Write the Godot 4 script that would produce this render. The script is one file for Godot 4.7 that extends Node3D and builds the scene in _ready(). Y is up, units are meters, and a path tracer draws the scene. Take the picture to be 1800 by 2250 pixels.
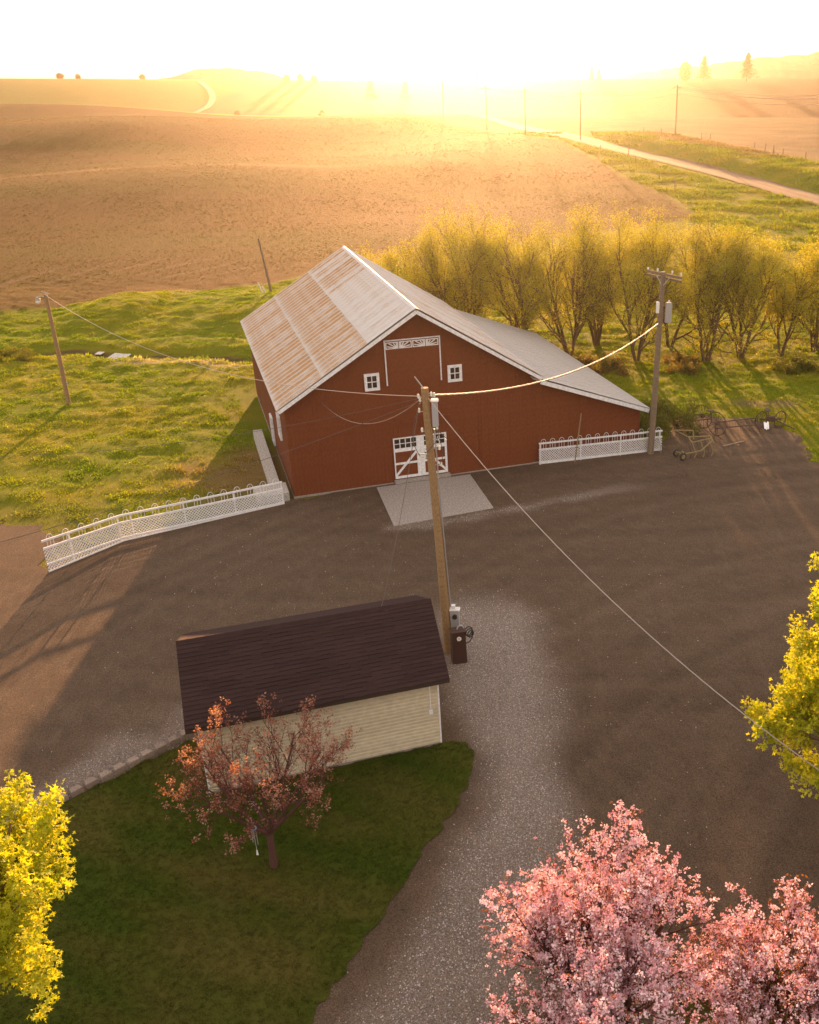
extends Node3D
# Red barn at sunset, seen from the air. Units are metres, y is up.

const TH := 0.3733            # the barn's turn
const BARN := Vector3(-7.058, 0, -48.01)
const GTH := 0.34             # the garage's turn
const GAR := Vector3(-3.73, 0, -25.46)

var rng := RandomNumberGenerator.new()
var nz := FastNoiseLite.new()
var nf := FastNoiseLite.new()
var M := {}
var taken := {}
var yard := PackedVector2Array()
var field_edge := PackedVector2Array()
var sun_dir := Vector3.ZERO

# ------------------------------------------------------------------ mesh builder
class MB:
	var v := PackedVector3Array()
	var n := PackedVector3Array()
	var c := PackedColorArray()
	var t := PackedVector2Array()
	var col := Color.WHITE
	func tri(a: Vector3, b: Vector3, d: Vector3) -> void:
		var nn := (d - a).cross(b - a)
		if nn.length_squared() < 1e-16: return
		nn = nn.normalized()
		v.append(a); v.append(b); v.append(d)
		n.append(nn); n.append(nn); n.append(nn)
		c.append(col); c.append(col); c.append(col)
	func tri_n(a: Vector3, b: Vector3, d: Vector3, na: Vector3, nb: Vector3, nd: Vector3) -> void:
		v.append(a); v.append(b); v.append(d)
		n.append(na); n.append(nb); n.append(nd)
		c.append(col); c.append(col); c.append(col)
	func quad(a: Vector3, b: Vector3, d: Vector3, e: Vector3) -> void:
		tri(a, b, d); tri(a, d, e)
	# a box between two corners, given by eight points x0..x1, y0..y1, z0..z1
	func box(x0: float, x1: float, y0: float, y1: float, z0: float, z1: float) -> void:
		hexa([Vector3(x0, y0, z0), Vector3(x1, y0, z0), Vector3(x1, y0, z1), Vector3(x0, y0, z1)], [Vector3(x0, y1, z0), Vector3(x1, y1, z0), Vector3(x1, y1, z1), Vector3(x0, y1, z1)])
	# a solid between a lower and an upper outline of the same count
	func hexa(lo: Array, hi: Array) -> void:
		var k := lo.size()
		var mid := Vector3.ZERO
		for i in k: mid += (lo[i] + hi[i]) / (2.0 * k)
		var f: Vector3 = (lo[0] + lo[1] + hi[0] + hi[1]) / 4.0 - mid
		var out: bool = (lo[1] - lo[0]).cross(hi[0] - lo[0] + hi[1] - lo[1]).dot(f) > 0.0
		for i in k:
			var j := (i + 1) % k
			if out: quad(lo[i], hi[i], hi[j], lo[j])
			else: quad(lo[j], hi[j], hi[i], lo[i])
		for i in range(1, k - 1):
			if out:
				tri(hi[0], hi[i + 1], hi[i])
				tri(lo[0], lo[i], lo[i + 1])
			else:
				tri(hi[0], hi[i], hi[i + 1])
				tri(lo[0], lo[i + 1], lo[i])
	# bar with a rectangular section from a to b; w across (along side), h the other way
	func bar(a: Vector3, b: Vector3, side: Vector3, w: float, h: float) -> void:
		var d := (b - a).normalized()
		var s := (side - d * side.dot(d)).normalized() * w * 0.5
		var u := d.cross(s).normalized() * h * 0.5
		hexa([a - s - u, a + s - u, a + s + u, a - s + u], [b - s - u, b + s - u, b + s + u, b - s + u])
	func tube(pts: PackedVector3Array, radii: PackedFloat32Array, sides := 6, caps := true) -> void:
		var rings := []
		var norms := []
		var ref := Vector3.UP
		var last := Vector3.ZERO
		for i in pts.size():
			var d: Vector3
			if i == 0: d = pts[1] - pts[0]
			elif i == pts.size() - 1: d = pts[i] - pts[i - 1]
			else: d = pts[i + 1] - pts[i - 1]
			d = d.normalized()
			if i == 0:
				ref = Vector3.UP if absf(d.y) < 0.9 else Vector3.RIGHT
				last = (ref - d * ref.dot(d)).normalized()
			else:
				last = (last - d * last.dot(d))
				if last.length_squared() < 1e-8: last = d.cross(Vector3.RIGHT)
				last = last.normalized()
			var o := d.cross(last)
			var ring := []
			var nn := []
			for k in sides:
				var a := TAU * k / sides
				var w := last * cos(a) + o * sin(a)
				nn.append(w)
				ring.append(pts[i] + w * radii[i])
			rings.append(ring)
			norms.append(nn)
		for i in pts.size() - 1:
			for k in sides:
				var j := (k + 1) % sides
				tri_n(rings[i][k], rings[i + 1][k], rings[i + 1][j], norms[i][k], norms[i + 1][k], norms[i + 1][j])
				tri_n(rings[i][k], rings[i + 1][j], rings[i][j], norms[i][k], norms[i + 1][j], norms[i][j])
		if caps:
			for k in range(1, sides - 1):
				tri(rings[0][0], rings[0][k], rings[0][k + 1])
				tri(rings[-1][0], rings[-1][k + 1], rings[-1][k])
	func rod(a: Vector3, b: Vector3, r: float, sides := 6) -> void:
		tube(PackedVector3Array([a, b]), PackedFloat32Array([r, r]), sides)
	func ring(centre: Vector3, axis: Vector3, radius: float, r: float, steps := 16, sides := 5, from := 0.0, to := TAU) -> void:
		var a := axis.normalized()
		var x := a.cross(Vector3.UP)
		if x.length_squared() < 1e-4: x = a.cross(Vector3.RIGHT)
		x = x.normalized()
		var y := x.cross(a).normalized()
		var p := PackedVector3Array()
		var q := PackedFloat32Array()
		for i in steps + 1:
			var w := from + (to - from) * i / steps
			p.append(centre + (x * cos(w) + y * sin(w)) * radius)
			q.append(r)
		tube(p, q, sides, absf(to - from) < TAU - 0.01)
	func disc(centre: Vector3, axis: Vector3, radius: float, half: float, sides := 14) -> void:
		tube(PackedVector3Array([centre - axis.normalized() * half, centre + axis.normalized() * half]), PackedFloat32Array([radius, radius]), sides)
	func mesh(m: Material, colours := false) -> ArrayMesh:
		var a := []
		a.resize(Mesh.ARRAY_MAX)
		a[Mesh.ARRAY_VERTEX] = v
		a[Mesh.ARRAY_NORMAL] = n
		if colours: a[Mesh.ARRAY_COLOR] = c
		if t.size() == v.size() and t.size() > 0: a[Mesh.ARRAY_TEX_UV] = t
		var am := ArrayMesh.new()
		am.add_surface_from_arrays(Mesh.PRIMITIVE_TRIANGLES, a)
		am.surface_set_material(0, m)
		return am

# ------------------------------------------------------------------ naming
func numbered(called: String) -> String:
	if not taken.has(called):
		taken[called] = 0
		return called
	taken[called] += 1
	return "%s_%03d" % [called, taken[called]]

func tag(o: Node3D, label: String, category: String, group := "", kind := "") -> Node3D:
	if label: o.set_meta("label", label)
	if category: o.set_meta("category", category)
	if group: o.set_meta("group", group)
	if kind: o.set_meta("kind", kind)
	return o

func thing(called: String, label: String, category: String, at := Vector3.ZERO, turn := 0.0, group := "") -> Node3D:
	var o := Node3D.new()
	o.name = numbered(called)
	add_child(o)
	o.position = at
	o.rotation.y = turn
	return tag(o, label, category, group)

func part(called: String, mesh: Mesh, parent: Node3D = null) -> MeshInstance3D:
	var o := MeshInstance3D.new()
	o.mesh = mesh
	if parent == null:
		o.name = numbered(called)
		add_child(o)
	else:
		o.name = called
		parent.add_child(o, true)
	return o

func obj(called: String, b: MB, m: Material, parent: Node3D = null, colours := false) -> MeshInstance3D:
	return part(called, b.mesh(m, colours), parent)

func copies(called: String, mesh: Mesh, xf: Array, cols: Array, parent: Node3D = null) -> MultiMeshInstance3D:
	var mm := MultiMesh.new()
	mm.transform_format = MultiMesh.TRANSFORM_3D
	mm.use_colors = true
	mm.mesh = mesh
	mm.instance_count = xf.size()
	for i in xf.size():
		mm.set_instance_transform(i, xf[i])
		mm.set_instance_color(i, cols[i])
	var o := MultiMeshInstance3D.new()
	o.multimesh = mm
	if parent == null:
		o.name = numbered(called)
		add_child(o)
	else:
		o.name = called
		parent.add_child(o, true)
	o.set_meta("kind", "stuff")
	return o

# ------------------------------------------------------------------ materials
func lin(r: float, g: float, b: float) -> Color:
	return Color(r, g, b).linear_to_srgb()

func noise_tex(freq: float, octaves: int, lo: Color, hi: Color, size := 512, seed_ := 1, type := FastNoiseLite.TYPE_SIMPLEX_SMOOTH, normal := false, bump := 8.0, c0 := 0.25, c1 := 0.75) -> NoiseTexture2D:
	var f := FastNoiseLite.new()
	f.seed = seed_
	f.noise_type = type
	f.frequency = freq
	f.fractal_octaves = octaves
	if type == FastNoiseLite.TYPE_CELLULAR:
		f.cellular_return_type = FastNoiseLite.RETURN_CELL_VALUE
		f.fractal_type = FastNoiseLite.FRACTAL_NONE
	var t := NoiseTexture2D.new()
	t.width = size
	t.height = size
	t.seamless = true
	t.noise = f
	if normal:
		t.as_normal_map = true
		t.bump_strength = bump
	else:
		var g := Gradient.new()
		g.set_color(0, lo)
		g.set_color(1, hi)
		g.set_offset(0, c0)
		g.set_offset(1, c1)
		t.color_ramp = g
	return t

func mat(c: Color, rough := 0.8, o := {}) -> StandardMaterial3D:
	var m := StandardMaterial3D.new()
	m.albedo_color = c
	m.roughness = rough
	m.metallic = o.get("metal", 0.0)
	m.metallic_specular = o.get("spec", 0.5)
	if o.has("vc"): m.vertex_color_use_as_albedo = true
	if o.has("tex"):
		m.albedo_texture = o.tex
	if o.has("nrm"):
		m.normal_enabled = true
		m.normal_texture = o.nrm
		m.normal_scale = o.get("nscale", 1.0)
	if o.has("tex") or o.has("nrm"):
		m.uv1_triplanar = true
		m.uv1_world_triplanar = o.get("world", true)
		m.uv1_scale = o.get("scale", Vector3.ONE)
	if o.has("back"):
		m.backlight_enabled = true
		m.backlight = o.back
		m.cull_mode = BaseMaterial3D.CULL_DISABLED
	return m

func g3(v: float) -> Color:
	return Color(v, v, v).linear_to_srgb()

func make_materials() -> void:
	var t_fine := noise_tex(0.06, 4, g3(0.5), g3(1.0), 512, 3)
	var n_fine := noise_tex(0.05, 4, Color.BLACK, Color.WHITE, 512, 4, FastNoiseLite.TYPE_SIMPLEX_SMOOTH, true, 10.0)
	var t_speck := noise_tex(0.11, 3, g3(0.34), g3(1.0), 1024, 5, FastNoiseLite.TYPE_SIMPLEX, false, 0.0, 0.3, 0.7)
	var n_speck := noise_tex(0.09, 3, Color.BLACK, Color.WHITE, 1024, 6, FastNoiseLite.TYPE_SIMPLEX, true, 14.0)
	var t_grav := noise_tex(0.13, 1, g3(0.42), g3(1.0), 1024, 7, FastNoiseLite.TYPE_CELLULAR, false, 0.0, 0.0, 1.0)
	M.ground = mat(Color.WHITE, 0.95, {"vc": 1, "tex": t_speck, "nrm": n_speck, "nscale": 1.4, "scale": Vector3.ONE * 0.16, "spec": 0.2})
	M.gravel = mat(Color.WHITE, 0.95, {"vc": 1, "tex": t_grav, "nrm": n_speck, "nscale": 0.7, "scale": Vector3.ONE * 0.33, "spec": 0.25})
	M.lawn = mat(Color.WHITE, 0.95, {"vc": 1, "tex": t_speck, "nrm": n_speck, "nscale": 0.5, "scale": Vector3.ONE * 0.5, "spec": 0.2})
	M.stone = mat(Color.WHITE, 0.9, {"vc": 1, "spec": 0.3})
	M.red = mat(lin(0.170, 0.047, 0.017), 0.75, {"tex": noise_tex(0.03, 4, g3(0.72), g3(1.0), 512, 11), "scale": Vector3(1.6, 0.25, 1.6), "world": false, "spec": 0.3})
	M.white = mat(lin(0.74, 0.72, 0.72), 0.6, {"tex": noise_tex(0.02, 4, g3(0.82), g3(1.0), 256, 12), "scale": Vector3.ONE * 0.8, "world": false})
	M.glass = mat(lin(0.03, 0.025, 0.02), 0.08, {"spec": 0.7})
	M.deck = mat(lin(0.36, 0.32, 0.29), 0.85)
	M.dark = mat(lin(0.035, 0.02, 0.014), 0.7)
	# galvanised sheets: rust runs down the slope as patches and streaks
	M.tin = mat(lin(0.52, 0.51, 0.52), 0.5, {"metal": 0.35, "tex": noise_tex(0.012, 4, g3(0.8), g3(1.0), 512, 13), "scale": Vector3.ONE * 0.3, "world": false})
	M.rust = []
	for k in 6:
		M.rust.append(mat(Color.WHITE, 0.6, {"metal": 0.25}))
		M.rust[k].albedo_texture = rust_image(40 + k, [0.02, 0.30, 0.62, 0.78, 0.92, 1.05][k])
	M.shedtin = mat(lin(0.42, 0.39, 0.37), 0.45, {"metal": 0.4, "tex": noise_tex(0.02, 4, g3(0.8), g3(1.0), 512, 15), "scale": Vector3.ONE * 0.4, "world": false})
	M.concrete = mat(lin(0.34, 0.29, 0.26), 0.9, {"tex": noise_tex(0.03, 5, g3(0.62), g3(1.0), 512, 16), "nrm": n_fine, "nscale": 0.3, "scale": Vector3.ONE * 0.5})
	M.pale_concrete = mat(lin(0.52, 0.47, 0.42), 0.9, {"tex": noise_tex(0.03, 5, g3(0.5), g3(1.0), 512, 17), "nrm": n_fine, "nscale": 0.4, "scale": Vector3.ONE * 0.6})
	M.block = []
	for k in 3:
		M.block.append(mat(lin(0.27 + 0.03 * k, 0.20 + 0.025 * k, 0.16 + 0.02 * k), 0.9, {"tex": noise_tex(0.05, 5, g3(0.6), g3(1.0), 256, 18 + k), "nrm": n_fine, "nscale": 0.6, "scale": Vector3.ONE * 1.2}))
	M.shingle = []
	for k in 4:
		var s: float = [0.9, 0.97, 1.05, 1.12][k]
		M.shingle.append(mat(lin(0.062 * s, 0.035 * s, 0.034 * s), 0.95, {"tex": t_speck, "nrm": n_speck, "nscale": 0.5, "scale": Vector3.ONE * 0.9, "spec": 0.25}))
	M.siding = mat(lin(0.60, 0.49, 0.31), 0.55, {"tex": noise_tex(0.02, 3, g3(0.85), g3(1.0), 256, 22), "scale": Vector3.ONE * 0.6, "world": false})
	M.board = []
	for k in 3:
		var v: float = [0.96, 1.0, 1.03][k]
		M.board.append(mat(lin(0.54 * v, 0.46 * v, 0.32 * v), 0.55, {"tex": M.siding.albedo_texture, "scale": Vector3.ONE * 0.6, "world": false}))
	M.pole = mat(lin(0.36, 0.22, 0.10), 0.85, {"tex": noise_tex(0.03, 5, g3(0.45), g3(1.0), 512, 23), "nrm": n_fine, "nscale": 0.5, "scale": Vector3(4, 0.35, 4), "world": false})
	M.pole_grey = mat(lin(0.25, 0.18, 0.12), 0.9, {"tex": noise_tex(0.03, 5, g3(0.45), g3(1.0), 512, 24), "nrm": n_fine, "nscale": 0.5, "scale": Vector3(4, 0.35, 4), "world": false})
	M.steel = mat(lin(0.42, 0.41, 0.41), 0.4, {"metal": 0.6})
	M.grey_paint = mat(lin(0.33, 0.32, 0.33), 0.5)
	M.wire = mat(lin(0.42, 0.36, 0.32), 0.35, {"metal": 0.8})
	M.wire_dark = mat(lin(0.09, 0.07, 0.06), 0.4, {"metal": 0.3})
	M.porcelain = mat(lin(0.7, 0.68, 0.62), 0.2)
	M.iron = mat(lin(0.11, 0.06, 0.04), 0.85, {"tex": t_fine, "scale": Vector3.ONE * 2.0, "world": false})
	M.yellow = mat(lin(0.28, 0.20, 0.075), 0.7, {"tex": t_fine, "scale": Vector3.ONE * 2.0, "world": false})
	M.rubber = mat(lin(0.03, 0.028, 0.026), 0.9)
	M.pump = mat(lin(0.06, 0.020, 0.012), 0.6, {"tex": t_fine, "scale": Vector3.ONE * 2.0, "world": false})
	M.bark = mat(lin(0.19, 0.125, 0.075), 0.95, {"tex": t_fine, "nrm": n_fine, "nscale": 0.8, "scale": Vector3(3, 0.8, 3), "world": false, "spec": 0.2})
	M.bark_red = mat(lin(0.13, 0.062, 0.05), 0.9, {"tex": t_fine, "nrm": n_fine, "nscale": 0.8, "scale": Vector3(4, 1, 4), "world": false, "spec": 0.25})
	M.leaf = mat(Color.WHITE, 0.55, {"vc": 1, "back": Color(1.0, 1.0, 0.55), "spec": 0.4})
	M.petal = mat(Color.WHITE, 0.7, {"vc": 1, "back": Color(0.75, 0.6, 0.6), "spec": 0.3})
	M.grass = mat(Color.WHITE, 0.7, {"vc": 1, "back": Color(0.9, 0.95, 0.45), "spec": 0.3})
	M.water = mat(lin(0.10, 0.09, 0.07), 0.05, {"spec": 0.8})
	M.mount = mat(lin(0.09, 0.07, 0.055), 1.0, {"tex": noise_tex(0.02, 5, g3(0.6), g3(1.0), 512, 30), "scale": Vector3.ONE * 0.006, "spec": 0.1})
	M.road = mat(lin(0.27, 0.20, 0.14), 0.95, {"vc": 1, "tex": t_speck, "scale": Vector3.ONE * 0.2, "spec": 0.2})
	M.cloth = mat(lin(0.8, 0.79, 0.78), 0.9)
	M.blue = mat(lin(0.2, 0.3, 0.42), 0.4)

# a sheet's colour: zinc with rust streaks running along v; amount 0..1
func rust_image(seed_: int, amount: float) -> ImageTexture:
	var w := 64
	var h := 256
	var a := FastNoiseLite.new()
	a.seed = seed_
	a.frequency = 0.05
	a.fractal_octaves = 4
	var im := Image.create(w, h, false, Image.FORMAT_RGB8)
	for y in h:
		for x in w:
			var s := a.get_noise_2d(x * 2.2, y * 0.22) * 0.75 + a.get_noise_2d(x * 3.0 + 300, y * 2.0) * 0.35
			var u := float(x) / w
			var across := 1.0 - smoothstep(0.22, 0.5, absf(u - 0.5))
			var ends := smoothstep(0.0, 0.07, float(y) / h) * (1.0 - smoothstep(0.90, 1.0, float(y) / h) * 0.8)
			var k := smoothstep(-0.25, 0.35, s + (amount - 0.5) * 1.2) * across * ends
			var g := 0.50 + 0.06 * a.get_noise_2d(x * 1.0 + 900, y * 0.5)
			var zinc := Vector3(g, g * 0.94, g * 0.90)
			var ru := Vector3(0.36, 0.19, 0.07) * (1.0 + 0.5 * a.get_noise_2d(x * 4.0, y * 1.0 + 500))
			var c := zinc.lerp(ru, clampf(k, 0.0, 1.0))
			im.set_pixel(x, y, lin(c.x, c.y, c.z))
	return ImageTexture.create_from_image(im)

# ------------------------------------------------------------------ terrain
func ss(a: float, b: float, x: float) -> float:
	return smoothstep(a, b, x)

func macro(x: float, z: float) -> float:
	var d := -z
	if d < 95.0: return 0.0
	var left := 1.0 - ss(-260.0, 0.0, x)
	var h := ss(95.0, 330.0, d) * (6.6 + 4.9 * left)
	h -= ss(335.0, 470.0, d) * (13.0 + 4.9 * left)
	h += ss(450.0, 730.0, d) * (22.0 + 0.6 * sin(x * 0.011))
	h -= ss(780.0, 1000.0, d) * 45.0
	return h

func dist_poly(p: Vector2, poly: PackedVector2Array) -> float:
	var best := 1e9
	for i in poly.size():
		var q := Geometry2D.get_closest_point_to_segment(p, poly[i], poly[(i + 1) % poly.size()])
		best = minf(best, p.distance_squared_to(q))
	best = sqrt(best)
	return -best if Geometry2D.is_point_in_polygon(p, poly) else best

func creek(x: float) -> float:      # z of the creek's middle
	return -73.6 + 0.9 * sin(x * 0.21) + 0.5 * sin(x * 0.55 + 1.0)

func land(x: float, z: float) -> float:
	var h := macro(x, z)
	var d := -z
	h += ss(110.0, 190.0, d) * (1.0 - ss(300.0, 420.0, d)) * (1.0 - ss(-25.0, 5.0, x)) * (1.1 * sin(x * 0.034 + z * 0.05) + 0.6 * sin(x * 0.07 - z * 0.035))
	if d > 40.0 and d < 112.0 and x > -75.0 and x < 45.0:
		var e := dist_poly(Vector2(x, z), yard)
		var m := ss(0.0, 5.0, e) * (1.0 - ss(98.0, 112.0, d))
		m *= ss(0.0, 3.0, barn_gap(x, z))
		if m > 0.0:
			h += m * (0.11 * nz.get_noise_2d(x * 16.0, z * 22.0) + 0.07 * nf.get_noise_2d(x * 60.0, z * 90.0) + 0.1 * ss(0.1, 0.6, nz.get_noise_2d(x * 40.0 + 50.0, z * 60.0)))
			if x < -10.0:
				h += m * 0.9 * ss(78.0, 88.0, d) * (1.0 - ss(90.0, 100.0, d)) * (0.6 + nz.get_noise_2d(x * 9.0, 7.0))
				var c := absf(z - creek(x))
				h -= m * 0.4 * (1.0 - ss(0.5, 2.4, c)) * ss(-64.0, -40.0, x)
	elif d > 150.0 and d < 300.0 and x > 12.0 and x < 110.0:
		h += bank(x, z)
	return h

# the grassy bank on the far side of the road
func road_x(d: float) -> float:
	return lerpf(6.0, 44.0, clampf((255.0 - d) / 94.0, 0.0, 1.6))

func bank(x: float, z: float) -> float:
	var d := -z
	var off := x - road_x(d)
	return 1.7 * ss(3.5, 9.0, off) * (1.0 - ss(245.0, 275.0, d)) * ss(160.0, 185.0, d) * (1.0 - 0.6 * ss(14.0, 40.0, off))

func barn_gap(x: float, z: float) -> float:
	var q := Vector3(x, 0, z) - BARN
	var u := q.x * cos(TH) - q.z * sin(TH)
	var v := -q.x * sin(TH) - q.z * cos(TH)
	var du := maxf(maxf(-7.9 - u, u - 13.2), 0.0)
	var dv := maxf(maxf(-1.0 - v, v - 20.0), 0.0)
	return sqrt(du * du + dv * dv)

func land_normal(x: float, z: float, e: float) -> Vector3:
	return Vector3(land(x - e, z) - land(x + e, z), 2.0 * e, land(x, z - e) - land(x, z + e)).normalized()

func mixc(a: Vector3, b: Vector3, t: float) -> Vector3:
	return a.lerp(b, clampf(t, 0.0, 1.0))

func cover(x: float, z: float) -> Color:
	var d := -z
	var n1 := nz.get_noise_2d(x * 6.0, z * 9.0)
	var n2 := nf.get_noise_2d(x * 25.0, z * 40.0)
	var grass := mixc(Vector3(0.185, 0.220, 0.008), Vector3(0.265, 0.240, 0.014), 0.42 + n1 * 1.1 + n2 * 0.5)
	var c := grass
	if d < 120.0 or (d < 150.0 and x > -30.0):
		# dry, bare and creek-side ground
		if x < -10.0 and d < 80.0:
			var q := Vector2(x, z).distance_to(Vector2(-16.5, -49.0))
			c = mixc(c, Vector3(0.30, 0.17, 0.08), (1.0 - ss(1.5, 5.5, q + n2 * 2.0)) * 0.8)
			c = mixc(c, Vector3(0.24, 0.16, 0.07), (1.0 - ss(0.0, 3.5, dist_poly(Vector2(x, z), yard) + n2 * 2.0)) * 0.6)
			var k := creek(x)
			var s := ss(-50.0, -36.0, x)
			c = mixc(c, Vector3(0.44, 0.34, 0.20), (1.0 - ss(0.3, 0.9, absf(z - k - 2.3 + n2 * 0.7))) * ss(-35.0, -31.0, x) * 0.95)
			c = mixc(c, Vector3(0.12, 0.075, 0.04), (1.0 - ss(0.2, 0.8, absf(z - k + n2 * 0.5))) * s)
		if x > 5.0 and d < 66.0:
			c = mixc(c, Vector3(0.27, 0.19, 0.11), (1.0 - ss(0.2, 1.2, absf(z + 60.8 + (x - 12.0) * 0.05 + n1))) * ss(11.0, 13.0, x) * (1.0 - ss(15.5, 17.0, x)) * 0.8)
	var edge := field_side(x, z) + n2 * 1.2
	if edge > -2.0:
		var soil := mixc(Vector3(0.140, 0.074, 0.017), Vector3(0.108, 0.078, 0.010), 0.45 + nz.get_noise_2d(x * 1.3, z * 2.6) * 1.2 + n2 * 0.35)
		# lighter harvest lines and worn tracks
		var line := absf(-z - 185.0 - (x + 100.0) * 0.28 + nz.get_noise_2d(x * 2.0, 0.0) * 8.0)
		soil = mixc(soil, Vector3(0.22, 0.16, 0.06), (1.0 - ss(0.0, 5.0, line)) * (1.0 - ss(-60.0, -25.0, x)) * 0.7)
		var rib := sin((x * 0.7 + z * 0.3) * 2.2 + nz.get_noise_2d(x * 2.0, z * 2.0) * 6.0)
		soil = mixc(soil, Vector3(0.20, 0.13, 0.07), ss(0.5, 1.0, rib) * (1.0 - ss(102.0, 135.0, d)) * ss(-0.1, 0.3, nz.get_noise_2d(x * 3.0 + 90.0, z * 3.0)) * 0.8)
		c = mixc(c, soil, ss(-1.0, 1.5, edge))
	if d > 120.0:
		# right of the field: verge, road bank, stubble beyond
		if edge <= 1.5 and d < 345.0:
			var tan_f := Vector3(0.24, 0.165, 0.075) * (1.0 + 0.3 * n1)
			var off := x - road_x(d)
			c = mixc(c, tan_f, ss(12.0, 16.0, off + n1 * 3.0) * ss(195.0, 215.0, d + n1 * 10.0))
			c = mixc(c, tan_f, ss(262.0, 280.0, d) * ss(-60.0, -20.0, x))
		if d > 345.0:
			var w := nz.get_noise_2d(x * 0.4, z * 0.4)
			var farc := mixc(Vector3(0.085, 0.11, 0.016), Vector3(0.13, 0.078, 0.035), 0.5 + w * 2.5)
			farc = mixc(farc, Vector3(0.125, 0.165, 0.012), ss(440.0, 480.0, d) * (1.0 - ss(-205.0, -185.0, x)))
			farc = mixc(farc, Vector3(0.12, 0.072, 0.032), ss(-40.0, 20.0, x) * 0.85)
			c = mixc(c, farc, ss(345.0, 400.0, d))
	return Color(c.x * 1.3, c.y * 1.3, c.z * 1.3)

# > 0 inside the tilled field, metres from its edge near the yard side
func field_side(x: float, z: float) -> float:
	var d := -z
	var near := 0.0
	if x < 1.9:
		near = d - lerp_curve([[-140, 60.0], [-50, 86.2], [-41, 94.0], [-29, 101.2], [-26, 106.8], [-12, 117.5], [2, 130.0]], x)
	else:
		near = d - lerp_curve([[2, 130.0], [11.4, 136.8], [18.4, 142.5], [24, 152.0]], x)
	var right := lerp_curve([[100, 21.0], [142, 19.5], [150, 20.9], [166, 18.9], [190, 13.0], [225, 7.2], [253, 1.4], [277, -14.0], [290, -28.0], [345, -60.0]], d) - x
	return minf(minf(near, right), 345.0 - d)

func lerp_curve(k: Array, x: float) -> float:
	if x <= k[0][0]: return k[0][1]
	for i in k.size() - 1:
		if x <= k[i + 1][0]:
			return lerpf(k[i][1], k[i + 1][1], (x - k[i][0]) / float(k[i + 1][0] - k[i][0]))
	return k[-1][1]

func build_ground() -> void:
	var zs := [80.0, 40.0, 10.0, -5.0, -20.0, -35.0]
	var z := -44.0
	while z > -112.0:
		zs.append(z)
		z -= 0.55
	while z > -1000.0:
		zs.append(z)
		z *= 1.011
	zs.append_array([-1100.0, -1300.0, -1650.0])
	var ts := []
	var t := -0.72
	while t < 0.42:
		ts.append(t)
		t += 0.0042
	for q in [0.5, 0.6, 0.75]: ts.append(q)
	for q in [-0.8, -0.95, -1.1]: ts.push_front(q)
	var nx := ts.size()
	var vs := PackedVector3Array()
	var ns := PackedVector3Array()
	var cs := PackedColorArray()
	var ix := PackedInt32Array()
	for zz in zs:
		for tt in ts:
			var x: float = tt * (absf(minf(zz, 0.0)) + 26.0)
			var y := land(x, zz)
			if zz > -44.0 or (barn_gap(x, zz) < 0.01): y -= 0.05
			elif Geometry2D.is_point_in_polygon(Vector2(x, zz), yard): y -= 0.05
			vs.append(Vector3(x, y, zz))
			cs.append(cover(x, zz))
	for r in zs.size():
		for i in nx:
			var a := vs[r * nx + mini(i + 1, nx - 1)] - vs[r * nx + maxi(i - 1, 0)]
			var b := vs[mini(r + 1, zs.size() - 1) * nx + i] - vs[maxi(r - 1, 0) * nx + i]
			ns.append(a.cross(b).normalized() * -1.0 if a.cross(b).y < 0 else a.cross(b).normalized())
	for r in zs.size() - 1:
		for i in nx - 1:
			var a := r * nx + i
			ix.append(a); ix.append(a + nx); ix.append(a + nx + 1)
			ix.append(a); ix.append(a + nx + 1); ix.append(a + 1)
	var arr := []
	arr.resize(Mesh.ARRAY_MAX)
	arr[Mesh.ARRAY_VERTEX] = vs
	arr[Mesh.ARRAY_NORMAL] = ns
	arr[Mesh.ARRAY_COLOR] = cs
	arr[Mesh.ARRAY_INDEX] = ix
	var am := ArrayMesh.new()
	am.add_surface_from_arrays(Mesh.PRIMITIVE_TRIANGLES, arr)
	am.surface_set_material(0, M.ground)
	var o := part("ground", am)
	tag(o, "rolling green pasture and brown tilled fields reaching the horizon", "ground", "", "structure")

# a sheet over a polygon of (x, z), cut into cells so that it can carry colours
func sheet(called: String, poly: PackedVector2Array, off: float, cell: float, colour: Callable, m: Material) -> MeshInstance3D:
	var b := MB.new()
	var lo := poly[0]
	var hi := poly[0]
	for p in poly:
		lo = lo.min(p)
		hi = hi.max(p)
	var x := floorf(lo.x / cell) * cell
	while x < hi.x:
		var z := floorf(lo.y / cell) * cell
		while z < hi.y:
			var sq := PackedVector2Array([Vector2(x, z), Vector2(x + cell, z), Vector2(x + cell, z + cell), Vector2(x, z + cell)])
			var ins := 0
			for p in sq:
				if Geometry2D.is_point_in_polygon(p, poly): ins += 1
			if ins == 4:
				flat(b, sq, off, colour)
			else:
				for piece in Geometry2D.intersect_polygons(sq, poly):
					flat(b, piece, off, colour)
			z += cell
		x += cell
	return obj(called, b, m, null, true)

func flat(b: MB, poly: PackedVector2Array, off: float, colour: Callable) -> void:
	var tr := Geometry2D.triangulate_polygon(poly) if poly.size() != 4 else PackedInt32Array([0, 1, 2, 0, 2, 3])
	for i in range(0, tr.size(), 3):
		var p := []
		for k in 3:
			var q := poly[tr[i + k]]
			p.append(Vector3(q.x, off, q.y))
		var up: Vector3 = (p[2] - p[0]).cross(p[1] - p[0])
		if up.y < 0:
			var s = p[1]
			p[1] = p[2]
			p[2] = s
		for k in 3:
			b.v.append(p[k])
			b.n.append(Vector3.UP)
			b.c.append(colour.call(p[k].x, p[k].z))

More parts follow.
